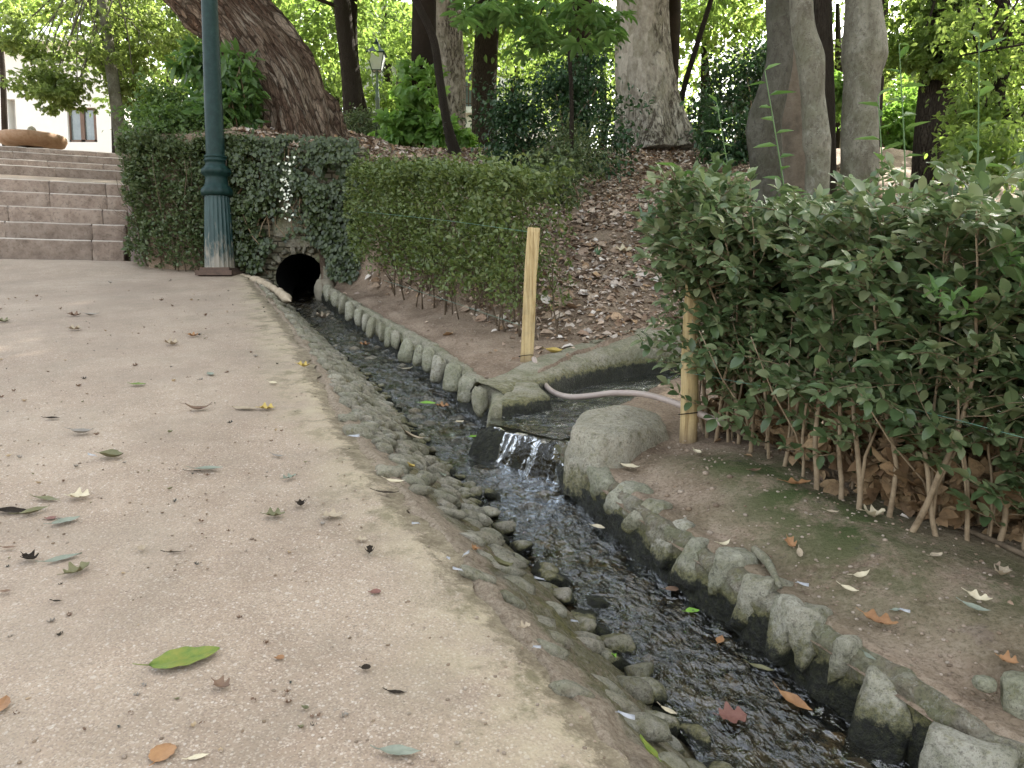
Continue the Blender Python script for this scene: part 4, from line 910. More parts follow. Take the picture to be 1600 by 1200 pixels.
hp = [at(834, 560, 4.55), at(845, 590, 4.3), at(862, 611, 4.05), at(890, 620, 3.85), at(925, 618, 3.75), at(960, 614, 3.65), at(1005, 616, 3.5), at(1050, 628, 3.3), at(1090, 645, 3.15), at(1130, 662, 3.05), on(1200, 712), on(1290, 755), on(1372, 790), on(1450, 828), on(1520, 862), on(1600, 898)]
def spline(P, n=12):
    P = np.array(P); P = np.vstack([2*P[0]-P[1], P, 2*P[-1]-P[-2]]); out = []
    for i in range(1, len(P)-2):
        for t in np.linspace(0, 1, n, endpoint=False):
            p0, p1, p2, p3 = P[i-1:i+3]; out.append(.5*((2*p1)+(p2-p0)*t+(2*p0-5*p1+4*p2-p3)*t*t+(3*p1-p0-3*p2+p3)*t**3))
    out.append(P[-2]); return np.array(out)
mb = MB(); q = spline(hp[:10]); mb.tube(q, .0145, 12); tag(mb.build('hose', M['hose']), 'pinkish grey hose crossing the side stream between the two stakes', 'hose')
q = spline([p_ for p_ in hp[9:]])
for k in range(len(q)):
    q[k, :2] += np.array([.75, .60])*.095*min(1, k/14)
    q[k, 2] = max(q[k, 2], float(G_right(q[k, 0], q[k, 1]))+.012)
mb = MB(); mb.tube(q, .008, 10); tag(mb.build('irrigation_pipe', M['twigdark']), 'thin brown pipe lying on the soil under the right hedge', 'pipe')
def wire(pts, label, r=.0011):
    mb = MB(); mb.tube(spline([at(*p_) for p_ in pts], 6), r, 5); tag(mb.build('wire', M['wire']), label, 'wire')
wire([(1072, 582, 3.12), (1210, 607, 2.75), (1330, 628, 2.45), (1440, 643, 2.2), (1600, 684, 1.95)], 'thin green wire running low along the front of the right hedge from the stake', .0010)
wire([(600, 438, 6.35), (700, 470, 5.5), (812, 508, 4.65)], 'thin wire stretched low along the front of the middle hedge')
wire([(560, 330, 6.85), (700, 345, 5.5), (824, 362, 4.66)], 'thin wire near the top of the middle hedge')

# ---------------------------------------------------------------- buildings
def wpix(px, py, Y): return at(px, py, Y)
Yb = 30.0
b1 = tag(empty('white_building', tuple(at(-60, 226, Yb))), 'sunlit white building with a brown framed window at the top left beyond the steps', 'building')
def bx(mb, px0, py0, px1, py1, Y, dep):
    a_, b_ = at(px0, 200, Y), at(px1, 200, Y); a_[2] = at(px0, py0, Y)[2]; b_[2] = at(px0, py1, Y)[2]; c = (a_+b_)/2; mb.box((c[0], Y+dep/2, c[2]), (abs(b_[0]-a_[0]), dep, abs(b_[2]-a_[2])))
mb = MB(); bx(mb, -260, 345, 14, 60, Yb, 6); bx(mb, 26, 345, 106, 60, Yb, 6); bx(mb, 14, 155, 26, 60, Yb, 6); bx(mb, 14, 345, 26, 155, Yb+.4, 5.5); bx(mb, 151, 345, 185, 60, Yb, 6); bx(mb, 106, 168, 151, 60, Yb, 6); bx(mb, 106, 345, 151, 222, Yb, 6)
local(mb.build('wall', M['white'], b1, False), b1)
mb = MB(); bx(mb, -262, 64, 190, 54, Yb-.5, .5); bx(mb, -262, 78, 48, 70, Yb-.15, .15); local(mb.build('cornice', M['white'], b1, False), b1)
wn = MB()
for a4 in [(106, 222, 110, 168), (147, 222, 151, 168), (126, 222, 132, 168), (106, 222, 151, 218.5), (106, 171, 151, 168)]: bx(wn, *a4, Yb+.1, .12)
fr_ = local(wn.build('window_frame', M['frame'], b1, False), b1)
pn = MB(); bx(pn, 109, 219, 148, 170, Yb+.18, .02); pn_ = pn.build('pane', M['glass'], fr_, False); local(pn_, b1)
Yc = 30.0
b2 = tag(empty('pale_building', tuple(at(800, 236, Yc))), 'pale building with barred windows seen between trunks in the middle background', 'building')
def wallholes(mb, px0, px1, py0, py1, Y, holes, dep=.3):
    xs = sorted({px0, px1, *[h[0] for h in holes], *[h[2] for h in holes]}); yy = sorted({py0, py1, *[h[1] for h in holes], *[h[3] for h in holes]})
    for a_, b_ in zip(xs[:-1], xs[1:]):
        for c_, d_ in zip(yy[:-1], yy[1:]):
            mx, my = (a_+b_)/2, (c_+d_)/2
            if any(h[0] < mx < h[2] and h[1] < my < h[3] for h in holes): continue
            bx(mb, a_, d_, b_, c_, Y, dep)
mb = MB(); holes = [(722, 78, 757, 166), (741, 196, 759, 236), (620, 80, 650, 166), (850, 78, 885, 166)]
wallholes(mb, 560, 900, 10, 300, Yc, holes); bx(mb, 712, 176, 772, 168, Yc-.25, .25); bx(mb, 560, 264, 900, 10, Yc+5, .3)
local(mb.build('wall', M['white'], b2, False), b2)
for (x0_, y0_, x1_, y1_) in holes:
    g = MB(); n = max(3, int((x1_-x0_)/4.5))
    for k in range(n+1): a_ = x0_+(x1_-x0_)*k/n; g.tube([at(a_, y1_, Yc-.06), at(a_, y0_, Yc-.06)], .022, 5)
    for f_ in (.05, .35, .65, .95): yy = y0_+(y1_-y0_)*f_; g.tube([at(x0_, yy, Yc-.06), at(x1_, yy, Yc-.06)], .02, 5)
    gr = local(g.build('window_grille', M['rust'], b2, False), b2)
    g = MB(); bx(g, x0_, y1_, x1_, y0_, Yc+.2, .05); local(g.build('pane', M['glass'], gr, False), b2)
Yd_ = 26.0
b3 = tag(empty('garden_wall', tuple(at(1380, 226, Yd_))), 'low grey garden wall glimpsed in the gap between the two right trunks', 'wall')
mb = MB(); bx(mb, 1180, 262, 1560, 207, Yd_, .4); local(mb.build('masonry', M['wall'], b3, False), b3)
mb = MB(); bx(mb, 1176, 207, 1564, 202, Yd_-.08, .56); local(mb.build('coping', M['mortar'], b3, False), b3)
b4 = tag(empty('cream_building', tuple(at(1370, 226, 36))), 'bright cream facade behind the trees on the right, seen in leaf gaps', 'building')
mb = MB(); wallholes(mb, 1150, 1640, 70, 250, 36, [(1440, 95, 1475, 150), (1200, 95, 1230, 150)]); bx(mb, 1150, 250, 1640, 70, 40, .3); local(mb.build('wall', M['white'], b4, False), b4)
mb = MB(); bx(mb, 1440, 150, 1475, 95, 36.2, .05); local(mb.build('window', M['glass'], b4, False), b4)
mb = MB(); bx(mb, 1200, 150, 1230, 95, 36.2, .05); local(mb.build('window', M['glass'], b4, False), b4)
# ---------------------------------------------------------------- hedges
def twig_leaves(start, dirs, lens, step, L, W, tm, r, droop=.25, pair=True):
    """opposite leaves along many short twigs; returns leaf arrays and twig polylines"""
    P = []; D = []; N = []; tw = []
    for s0, d0, ln in zip(start, dirs, lens):
        n = max(2, int(ln/step)); p = s0.copy(); d = d0.copy(); pts = [p.copy()]
        for k in range(n):
            d = norm(d + r.normal(size=3)*.10 + np.array([0, 0, -.03])); p = p + d*step; pts.append(p.copy())
            side = norm(np.cross(d, [0, 0, 1.0]) + r.normal(size=3)*.25); up = norm(np.cross(side, d))
            if k % 2: side, up = norm(side*.55+up*.8), norm(up*.6-side*.6)
            for sg in ((1, -1) if pair else (1 if k % 2 else -1,)):
                ld = norm(side*sg + d*.75 + np.array([0, 0, .18]) + r.normal(size=3)*.18)
                P.append(p); D.append(ld); N.append(norm(up*.3 + np.array([0, -.25, 1.0]) + r.normal(size=3)*.30))
        P.append(p); D.append(d); N.append(norm(np.array([0, -.4, 1.0]) + r.normal(size=3)*.3))
        tw.append(pts)
    P = np.array(P); n = len(P)
    LL = L*r.uniform(.42, 1.2, n); V, Fs = leaves(P, np.array(D), np.array(N), LL, W*r.uniform(.85, 1.15, n), tm)
    return V, Fs, tw
# right hedge (near)
hr = tag(empty('hedge', (1.2, 2.6, -.62)), 'loose oval-leaved hedge with bare stems at the bottom filling the right of the picture', 'hedge')
r = np.random.default_rng(21)
HB = np.array([[.78, 3.26]] + [list(on(*q_)[:2]) for q_ in [(1130, 702), (1240, 764), (1400, 838), (1600, 892)]] + [[2.05, 1.25], [2.4, .8]])
HB[1:5] += np.array([.055, .045])
def hb(t):
    q = t*(len(HB)-1); i = np.minimum(q.astype(int), len(HB)-2); f = (q-i)[:, None]; return HB[i]*(1-f)+HB[i+1]*f
inward = norm(np.array([[.75, .60]]))[0]
allV = MB(); tws = []
ns = 110; stems = []
for i in range(ns):
    t = r.uniform(0, 1) if i > 26 else (i+.5)/27
    b2d = hb(np.array([t]))[0] + inward*(r.uniform(0, .06) if i <= 26 else r.uniform(.06, .55))
    z0 = float(G_right(b2d[0], b2d[1])) - .02
    p = np.array([b2d[0], b2d[1], z0]); hgt = r.uniform(.80, 1.02); pts = [p.copy()]; d = norm(np.array([r.normal()*.12, r.normal()*.12-.03, 1.0])); nstep = 14
    for k in range(nstep):
        d = norm(d + r.normal(size=3)*.09 + np.array([0, 0, .12])); p = p + d*hgt/nstep; pts.append(p.copy())
    pts = np.array(pts); stems.append(pts)
    rad = r.uniform(.0055, .010) if i <= 26 else r.uniform(.004, .006)
    mb = MB(); mb.tube(spline(pts, 3), np.linspace(rad, .0018, len(spline(pts, 3))), 7)
    if r.random() < .6:
        q = pts[2]; dd = norm(np.array([r.normal()*.5, -.1, 1.0])); mb.tube([pts[1], q+dd*.05, q+dd*.22, q+dd*.42+np.array([.02, 0, .02])], [rad*.7, rad*.6, .003, .0015], 6)
    local(mb.build('stem', M['twig'], hr), hr)
st, dr, ln = [], [], []
for _ in range(260):
    q_ = at(r.uniform(1045, 1125), r.uniform(300, 465), r.uniform(3.05, 3.5)); st.append(q_); dr.append(norm(np.array([r.normal()*.6, -.3, r.uniform(0, 1)]))); ln.append(r.uniform(.08, .2))
for i, pts in enumerate(stems):
    for k in range(4 if r.random() < .7 else 2, len(pts)):
        for _ in range(3 if k > 6 else 2):
            if r.random() < (.92 if k > 4 else .45):
                st.append(pts[k] + (pts[k-1]-pts[k])*r.random()); a_ = r.uniform(0, 6.28); dr.append(norm(np.array([math.cos(a_)-.15, math.sin(a_)-.5, r.uniform(.1, 1.1)]))); ln.append(r.uniform(.10, .30))
V, Fs, tw = twig_leaves(st, dr, ln, .032, .056, .56, OVAL, r)
local(build('foliage', V, Fs, M['hedgenear'], hr), hr)
mb = MB()
for pts in tw: mb.tube(pts, np.linspace(.0020, .0009, len(pts)), 4)
local(mb.build('twigs', M['twig'], hr), hr)
# fresh sprigs of the right hedge
st, dr, ln = [], [], []
for (px, py, Yd) in [(1480, 520, 1.95), (1440, 480, 2.0), (1560, 440, 2.0), (1590, 470, 1.95)]:
    for _ in range(2): st.append(at(px+r.normal()*16, py+r.normal()*16, Yd)); dr.append(norm(np.array([r.normal()*.5, -.4, 1.0]))); ln.append(r.uniform(.06, .12))
V, Fs, tw = twig_leaves(st, dr, ln, .026, .05, .5, OVAL, r)
local(build('young_leaves', V, Fs, M['sprig'], hr), hr)
def mass_hedge(name, label, line, depth, zb, zt, n, L, mat, seed, nst=30, bare=.12, thin=None, stemr=.008, W=.55, tm=OVAL, clump=9.0):
    """hedge along a polyline of (x,y); zb/zt arrays of bottom/top z per point"""
    r = np.random.default_rng(seed); line = np.array(line, float); m = len(line)
    root = tag(empty(name, (line[0, 0], line[0, 1], zb[0])), label, 'hedge')
    def pt(t, v):
        q = t*(m-1); i = np.minimum(q.astype(int), m-2); f = q-i
        P = line[i]*(1-f)[:, None]+line[i+1]*f[:, None]; d = norm(line[i+1]-line[i]); nn = np.stack([-d[:, 1], d[:, 0]], -1)
        nn = np.where((nn[:, 1] < 0)[:, None], -nn, nn)
        P = P + nn*v[:, None]; b = np.interp(t, np.linspace(0, 1, m), zb); tt = np.interp(t, np.linspace(0, 1, m), zt)
        return P, b, tt, nn
    k = n; t = r.random(k); u = bare + (1-bare)*r.random(k)**.85; v = r.random(k)**1.5*depth
    topm = r.random(k) < .28; u = np.where(topm, r.uniform(.93, 1.02, k), u); v = np.where(topm, r.random(k)*depth, v)
    P2, b, tt, nn = pt(t, v); z = b + u*(tt-b); bul = .15*fbm(P2[:, 0]*2.4, P2[:, 1]*2.4, z*2.4, 3, seed) - .05*sm(.8, 1.05, u)*-1*0
    P = np.column_stack([P2 - nn*bul[:, None], z + .13*fbm(t*14, v*4, 0, 3, seed+1)*u])
    keep = fbm(P[:, 0]*clump, P[:, 1]*clump, P[:, 2]*clump, 2, seed+2) > (-.22 - .25*u)
    keep &= r.random(k) < sm(bare-.02, bare+.22, u) + .25
    shoot = (u > .9) & (r.random(k) < .10); P[:, 2] += shoot*r.random(k)*.14; P = P[keep]; nn = nn[keep]; kk = len(P); u = u[keep]
    # gather the leaves into little sprays
    ax = norm(np.column_stack([-nn*.7, np.full(kk, .35)]) + r.normal(size=(kk, 3))*.55)
    N = norm(np.column_stack([-nn*.5, np.full(kk, .75)]) + r.normal(size=(kk, 3))*.45)
    P = P + r.normal(size=(kk, 3))*.006
    V, Fs = leaves(P, ax, N, L*r.uniform(.55, 1.2, kk), W*r.uniform(.85, 1.15, kk), tm)
    local(build('foliage', V, Fs, M[mat], root), root)
    t = (np.arange(nst)+r.random(nst))/nst; vv = (.3+.5*r.random(nst))*depth; P2, b, tt, nn = pt(t, vv)
    for i in range(nst):
        p = np.array([P2[i, 0], P2[i, 1], b[i]-.03]); H = (tt[i]-b[i])*.93; pts = [p.copy()]; d = np.array([r.normal()*.1, r.normal()*.1, 1.0])
        for q in range(8): d = norm(d + r.normal(size=3)*.12+np.array([0, 0, .15])); p = p + d*H/8; pts.append(p.copy())
        mb = MB(); rr_ = stemr*r.uniform(.6, 1.2); mb.tube(pts, np.linspace(rr_, rr_*.3, len(pts)), 6)
        for q in range(4):
            k_ = r.integers(1, 6); dd = norm(np.array([r.normal(), -.5, .9])); mb.tube([pts[k_], pts[k_]+dd*.12, pts[k_]+dd*.28], [rr_*.5, rr_*.35, .0012], 4)
        local(mb.build('stem', M['twigdark'], root), root)
    return root
mass_hedge('hedge', 'small-leaved clipped hedge between the tunnel and the left wooden stake', [(.02, 4.98), (-.5, 5.75), (-1.05, 6.6), (-1.62, 7.55)], .55, [-.27, -.12, .02, .22], [.80, .95, 1.12, 1.30], 30000, .040, 'hedgemid', 31, 46, .16)
mass_hedge('hedge', 'tall dark dusty hedge behind the lamp post, from the steps to the tunnel', [(-4.2, 8.55), (-3.95, 8.30), (-3.35, 8.12), (-2.66, 8.08)], .40, [.42, .36, .32, .28], [1.78, 1.72, 1.66, 1.62], 26000, .048, 'hedge', 32, 34, .01)
mass_hedge('hedge', 'side of the tall hedge running back along the steps, lit green at its edge', [(-4.25, 8.85), (-4.55, 9.7), (-4.95, 10.6)], .5, [.5, .8, 1.1], [1.85, 2.1, 2.35], 7000, .05, 'clip', 33, 10, .05)
def foliage_points(centers, radii, n, r, clumps=30, spread=.22, shell=.55):
    """leaf positions gathered in clumps inside ellipsoids"""
    P = []; Dn = []
    for c, ra in zip(centers, radii):
        c = np.array(c); ra = np.array(ra); cc = rvec(clumps, r)*(shell + (1-shell)*r.random((clumps, 1)))*(1+.25*r.normal(size=(clumps, 1)))
        w = r.dirichlet(np.ones(clumps)*2.5); num = (w*n/len(centers)).astype(int)
        for q, k in zip(cc, num):
            off = r.normal(size=(k, 3))*spread*np.array([1, 1, .7]); p = q + off; P.append(c + p*ra); Dn.append(norm(p + off*2))
    return np.vstack(P), np.vstack(Dn)
def leafcloud(name, P, Dn, L, W, tm, mat, parent, r, droop=.3, up=.7):
    n = len(P); D = norm(Dn*.6 + r.normal(size=(n, 3))*.6 + np.array([0, 0, -droop])); N = norm(np.array([0, 0, up]) + r.normal(size=(n, 3))*.5 + Dn*.25)
    V, Fs = leaves(P, D, N, L*r.uniform(.6, 1.2, n), W, tm); return build(name, V, Fs, M[mat], parent)
def shrub(name, label, base, centers, radii, n, L, W, tm, mat, seed, cat='shrub', nst=6, stemr=.02, clumps=40, stemmat='twig', **kw):
    r = np.random.default_rng(seed); root = tag(empty(name, tuple(base)), label, cat)
    P, Dn = foliage_points(centers, radii, n, r, clumps, **kw); local(leafcloud('foliage', P, Dn, L, W, tm, mat, root, r), root)
    mb = MB(); b = np.array(base)
    for i in range(nst):
        c = np.array(centers[i % len(centers)]) + rvec(1, r)[0]*np.array(radii[i % len(centers)])*.6
        m_ = (b+c)/2 + r.normal(size=3)*.06*np.linalg.norm(c-b); pts = spline([b+np.array([r.normal()*.04, r.normal()*.04, -.05]), m_, c], 6); mb.tube(pts, np.linspace(stemr, stemr*.25, len(pts)), 6)
    local(mb.build('stems', M[stemmat], root), root); return root
def ellp(px0, py0, px1, py1, Y, dep=None):
    a_, b_ = at(px0, py0, Y), at(px1, py1, Y); c = (a_+b_)/2; rx = abs(b_[0]-a_[0])/2; rz = abs(b_[2]-a_[2])/2; return c, (rx, dep or (rx+rz)/2, rz)
def sh(name, label, boxes, Y, n, L, W, tm, mat, seed, basepx, **kw):
    cs, rs = zip(*[ellp(*b, Y) if len(b) == 4 else ellp(*b[:4], b[4]) for b in boxes]); bp = at(*basepx, Y); return shrub(name, label, bp, cs, rs, n, L, W, tm, mat, seed, **kw)
# ivy over the tunnel wall
r = np.random.default_rng(44)
iv = tag(empty('ivy', (-2.3, 8.3, .6)), 'ivy and trailing leaves hanging over the masonry above the tunnel', 'ivy')
n = 11500; px = np.concatenate([r.uniform(365, 520, 7500), r.uniform(495, 572, 4000)]); py = np.concatenate([r.uniform(222, 425, 7500), r.uniform(228, 455, 4000)])
xx = (px-800)/F*8.2; zz = (474-py)/F*8.2
ok = (((xx-cx)/.37)**2 + ((zz-cz)/.42)**2 > 1) & ~((np.abs(px-462) < 24) & (py > 312) & (py < 400) & (r.random(n) < .82)) & (fbm(xx*6, zz*6, 0, 3, 5) > -.34) & ~((px > 505) & (py > 440))
xx, zz = xx[ok], zz[ok]; k = len(xx); yy = 8.24 - .20*r.random(k) - .14*fbm(xx*4, zz*4, 0, 3, 9) - .10*sm(505, 560, px[ok])
V, Fs = leaves(np.column_stack([xx, yy, zz]), np.column_stack([r.normal(size=k)*.5, np.full(k, -.35), -.8+.4*r.normal(size=k)]), np.column_stack([r.normal(size=k)*.4, np.full(k, -1.0), .5+.3*r.normal(size=k)]), .046*r.uniform(.5, 1.3, k), .8, HEX)
local(build('foliage', V, Fs, M['ivy'], iv), iv)
mb = MB()
for i in range(26):
    x0_ = r.uniform(-2.95, -1.6); pts = [np.array([x0_, 8.2, 1.6])]
    while pts[-1][2] > (.75 if abs(pts[-1][0]-cx) < .4 else .15) and len(pts) < 14: pts.append(pts[-1]+np.array([r.normal()*.07, r.normal()*.02, -.13]))
    mb.tube(pts, .006, 5)
local(mb.build('vines', M['twig'], iv), iv)
# cascade of variegated white leaves
P = np.array([at(448+r.normal()*6, 285+r.normal()*24, 8.02) for _ in range(60)]); k = len(P)
fl = tag(empty('white_plant', tuple(P.mean(0))), 'sprig of creamy white variegated leaves hanging in the ivy left above the tunnel', 'plant')
V, Fs = leaves(P, np.column_stack([r.normal(size=(k, 2))*.6, -.5*np.ones(k)]), np.column_stack([r.normal(size=k)*.5, -1*np.ones(k), .6*np.ones(k)]), .036*r.uniform(.6, 1.2, k), .7, HEX)
local(build('foliage', V, Fs, M['flower'], fl), fl)
# iris blades
def blades(label, px, py, Y, h, n, seed, mat='blade', lean=.2):
    r = np.random.default_rng(seed); b = at(px, py, Y); z0 = b[2]; root = tag(empty('iris', tuple(b)), label, 'plant'); mb = MB()
    for i in range(n):
        dx, dy = r.normal()*lean, r.normal()*lean; w = .012*r.uniform(.8, 1.3); t = np.linspace(0, 1, 8); hh = h*r.uniform(.6, 1)
        cxp = r.normal()*.02 + dx*hh*t**1.6; cyp = r.normal()*.02 + dy*hh*t**1.6; zz = hh*t*(1-.15*t*abs(dx)*3); ww = w*(1-t**3)
        V = np.vstack([np.column_stack([cxp-ww, cyp, zz-.03]), np.column_stack([cxp, cyp+.004, zz-.03]), np.column_stack([cxp+ww, cyp, zz-.03])])
        Fq = np.array([[a_+k, a_+k+1, a_+k+9, a_+k+8] for a_ in (0, 8) for k in range(7)]); mb.add(V, [Fq])
    mb.build('blades', M[mat], root); return root
blades('clump of upright blade leaves with a white bloom on the bank below the leaning trunk', 523, 262, 8.6, .34, 7, 1)
blades('pale blue-green blade leaves standing in the litter left of the right hedge', 1012, 350, 6.2, .24, 6, 2)
blades('tiny green blade sprout in the leaf litter above the left stake', 932, 404, 6.7, .15, 5, 3)
# ---------------------------------------------------------------- trees
def trunk(name, pts, rad, mat, parent, seg=40, lump=.06, seed=0, n=90, flare=None, fis=.0):
    q = spline(pts, max(2, n//(len(pts)-1))); m = len(q); rd = np.interp(np.linspace(0, 1, m), np.linspace(0, 1, len(rad)), rad)
    V, Fq, F3 = tube(q, rd, seg); k = m*seg; a_ = np.tile(np.arange(seg)*2*np.pi/seg, m); ln = np.repeat(np.concatenate([[0], np.cumsum(np.linalg.norm(np.diff(q, axis=0), axis=1))]), seg)
    c = np.repeat(q, seg, 0); R_ = np.repeat(rd, seg); d = (V[:k]-c)/(R_[:, None]+1e-9)
    disp = lump*fbm(np.cos(a_)*1.4+seed, np.sin(a_)*1.4, ln*1.2, 4, seed) 
    if fis: disp = disp + fis*(np.abs(fbm(np.cos(a_)*5, np.sin(a_)*5, ln*1.1/max(rd[0], .2), 4, seed+5))-.25)
    if flare: 
        hgt, amt, nr = flare; disp = disp + amt*np.exp(-ln/hgt)*(.55+.45*np.cos(a_*nr+seed+.8*np.sin(a_*2)))
    V[:k] = c + d*(R_*(1+disp))[:, None]
    ang = np.concatenate([np.cos(a_)*1.5+np.sin(a_*1.0)*1.1+seed, [0, 0]]); ln2 = np.concatenate([ln, [0, ln[-1]]])
    o = build(name, V, [Fq, F3], M[mat], parent, attrs={'ang': ang, 'len': ln2}); return local(o, parent)
def tree(label, pts, rad, mat, crown=None, seed=0, cat='tree', name='tree', **kw):
    root = tag(empty(name, tuple(pts[0])), label, cat, None); trunk('trunk', [np.array(p_, float) for p_ in pts], rad, mat, root, seed=seed, **kw)
    if crown:
        cs, rs, n, L, W, tm, lm = crown; r = np.random.default_rng(seed+900)
        P, Dn = foliage_points(cs, rs, n, r, max(18, int(80/len(cs))), .22); local(leafcloud('crown', P, Dn, L, W, tm, lm, root, r), root)
        mb = MB(); top = np.array(pts[-1], float); src = np.array(pts[-2], float)
        for c, ra in zip(cs, rs):
            for _ in range(3):
                q = np.array(c)+rvec(1, r)[0]*np.array(ra)*.6; f = r.random(); b = src*(1-f)+top*f; pp = spline([b, (b+q)/2+r.normal(size=3)*.25, q], 6); mb.tube(pp, np.linspace(max(.014, rad[-1]*.28), .008, len(pp)), 6)
        local(mb.build('limbs', M[mat], root), root)
    return root
H = lambda x, y: float(hill(x, y))
# leaning giant
b = at(478, 228, 9.6); b[2] -= .25
tree('huge rough-barked tree leaning left over the tunnel', [b, at(440, 140, 9.55), at(385, 55, 9.5), at(305, -30, 9.4), at(215, -160, 9.3), at(140, -420, 9.3), at(160, -700, 9.4)], [.54, .47, .44, .42, .41, .38, .32], 'rough',
     ([(-2.5, 11.5, 7.6), (-5.5, 10.5, 8.2), (-.2, 10.5, 8.6)], [(2.4, 2.6, 1.1), (2.2, 2.4, 1.2), (2.3, 2.5, 1.2)], 9000, .22, .6, HEX, 'crownA'), seed=1, seg=96, n=200, lump=.10, fis=.34, flare=(.5, .36, 5))
# right-hand root flare of the giant: long buttress
b = at(1020, 226, 12.0); b[2] -= .15
tree('big pale plane tree with flaking bark at the crest right of centre', [b, at(1012, 170, 12), at(1005, 90, 12.0), at(1003, 0, 12.0), at(1001, -150, 12), at(1005, -420, 12), at(1010, -700, 12)], [.55, .48, .42, .385, .36, .33, .25], 'plane',
     ([(2.2, 13, 8.2), (5.2, 12.0, 8.4), (3.2, 9.5, 8.6), (0, 11, 9.3)], [(2.6, 2.6, 1.1), (2.5, 2.5, 1.1), (2.5, 2.4, 1.1), (2.4, 2.5, 1.1)], 12000, .22, .6, HEX, 'crownC'), seed=4, seg=80, n=170, lump=.05, fis=.06, flare=(.5, .42, 6))
b = at(698, 222, 15.0); b[2] -= .2
tree('pale plane trunk behind the thin dark sapling, left of the barred window', [b, at(700, 120, 15), at(695, 20, 15), at(690, -160, 15), at(690, -500, 15)], [.36, .33, .31, .29, .2], 'plane',
     ([(-1.2, 16, 9.5), (1.5, 15.5, 9.8)], [(2.8, 2.4, 1.3), (2.6, 2.4, 1.3)], 6000, .22, .6, HEX, 'crownC'), seed=6, lump=.05)
b = at(556, 235, 16.0)
tree('dark trunk left of the distant lamp, one of a close pair', [b, at(548, 130, 16), at(538, 40, 16), at(522, -100, 16)], [.22, .18, .17, .15], 'dark', ([at(480, 20, 17), at(600, -130, 17)], [(1.3, 1.3, 1.1), (1.8, 1.8, 1.2)], 3500, .17, .55, HEX, 'crownA'), seed=8)
b = at(583, 235, 16.4)
tree('leaning grey trunk crossing toward the distant lamp from the left', [b, at(574, 200, 16.4), at(558, 140, 16.4), at(550, 60, 16.4), at(552, -60, 16.4)], [.13, .12, .12, .11, .10], 'dark', seed=9)
b = at(712, 240, 10.6); b[2] -= .05
tree('slender dark curved sapling standing alone on the crest', [b, at(698, 190, 10.6), at(688, 130, 10.6), at(677, 60, 10.6), at(650, 0, 10.6), at(628, -60, 10.6)], [.085, .06, .055, .052, .048, .04], 'dark', seed=10, flare=(.12, .5, 4))
b = at(757, 230, 18.0)
tree('dark ivy-clad trunk right of the barred window', [b, at(757, 120, 18), at(762, 30, 18), at(765, -100, 18)], [.3, .28, .26, .22], 'dark', ([at(770, 0, 18.5), at(850, -20, 19)], [(2.2, 1.8, 1.5), (2.4, 2, 1.6)], 5000, .17, .6, HEX, 'crownA'), seed=11)
b = at(1063, 165, 12.6)
tree('thin straight leaning pole-like trunk right of the pale plane tree', [at(1055, 230, 12.6), at(1066, 150, 12.6), at(1086, 80, 12.6), at(1108, 10, 12.6), at(1130, -60, 12.6)], [.05, .045, .042, .04, .035], 'dark', seed=12)
tree('slim grey leaning tree with yellow-green leaves above the steps', [at(192, 240, 14.5), at(184, 180, 14.5), at(172, 90, 14.5), at(160, 0, 14.5), at(150, -100, 14.5)], [.125, .11, .10, .09, .07], 'smooth',
     ([at(110, 95, 14), at(60, 135, 14.2), at(185, 100, 15), at(150, 20, 14.6), at(235, 55, 15), at(35, 60, 14), at(95, 150, 14), at(205, 150, 15)], [(.75, .7, .42), (.55, .5, .30), (.5, .6, .5), (.9, .8, .45), (.7, .7, .5), (.40, .5, .4), (.45, .4, .22), (.3, .4, .3)], 4800, .10, .62, MAPLE, 'crownB'), seed=14)
tree('dark stem just behind the slim grey tree at the top of the steps', [at(186, 240, 16), at(183, 150, 16), at(178, 60, 16), at(175, -40, 16)], [.13, .12, .11, .1], 'dark', ([at(250, 20, 16.5), at(130, -20, 16.5)], [(1.3, 1, .9), (1.3, 1, .7)], 2600, .15, .6, MAPLE, 'crownC'), seed=15)
# smooth trunks behind the right hedge
def tz(p_): p_ = np.array(p_); p_[2] = min(p_[2], float(G1(p_[0], p_[1]))-.05); return p_
def based(px, Y): p_ = at(px, 300, Y); p_[2] = float(G1(p_[0], p_[1])) - .05; return p_
tree('bulging smooth grey trunk, leftmost of the group behind the right hedge', [based(1215, 5.3), at(1200, 300, 5.3), at(1194, 200, 5.3), at(1205, 150, 5.3), at(1218, 90, 5.3), at(1216, 0, 5.3), at(1214, -120, 5.3), at(1230, -500, 5.3)], [.115, .105, .115, .10, .085, .082, .08, .08], 'smoothshade', seed=20, lump=.07, n=120)
tree('slender smooth trunk with a swollen knot, in front in the group behind the right hedge', [based(1288, 4.7), at(1276, 330, 4.7), at(1278, 250, 4.7), at(1276, 222, 4.7), at(1270, 150, 4.7), at(1266, 92, 4.7), at(1254, 40, 4.7), at(1250, -60, 4.7), at(1240, -500, 4.7)], [.082, .070, .069, .080, .066, .080, .067, .065, .055], 'smooth', seed=22, lump=.06, n=120)
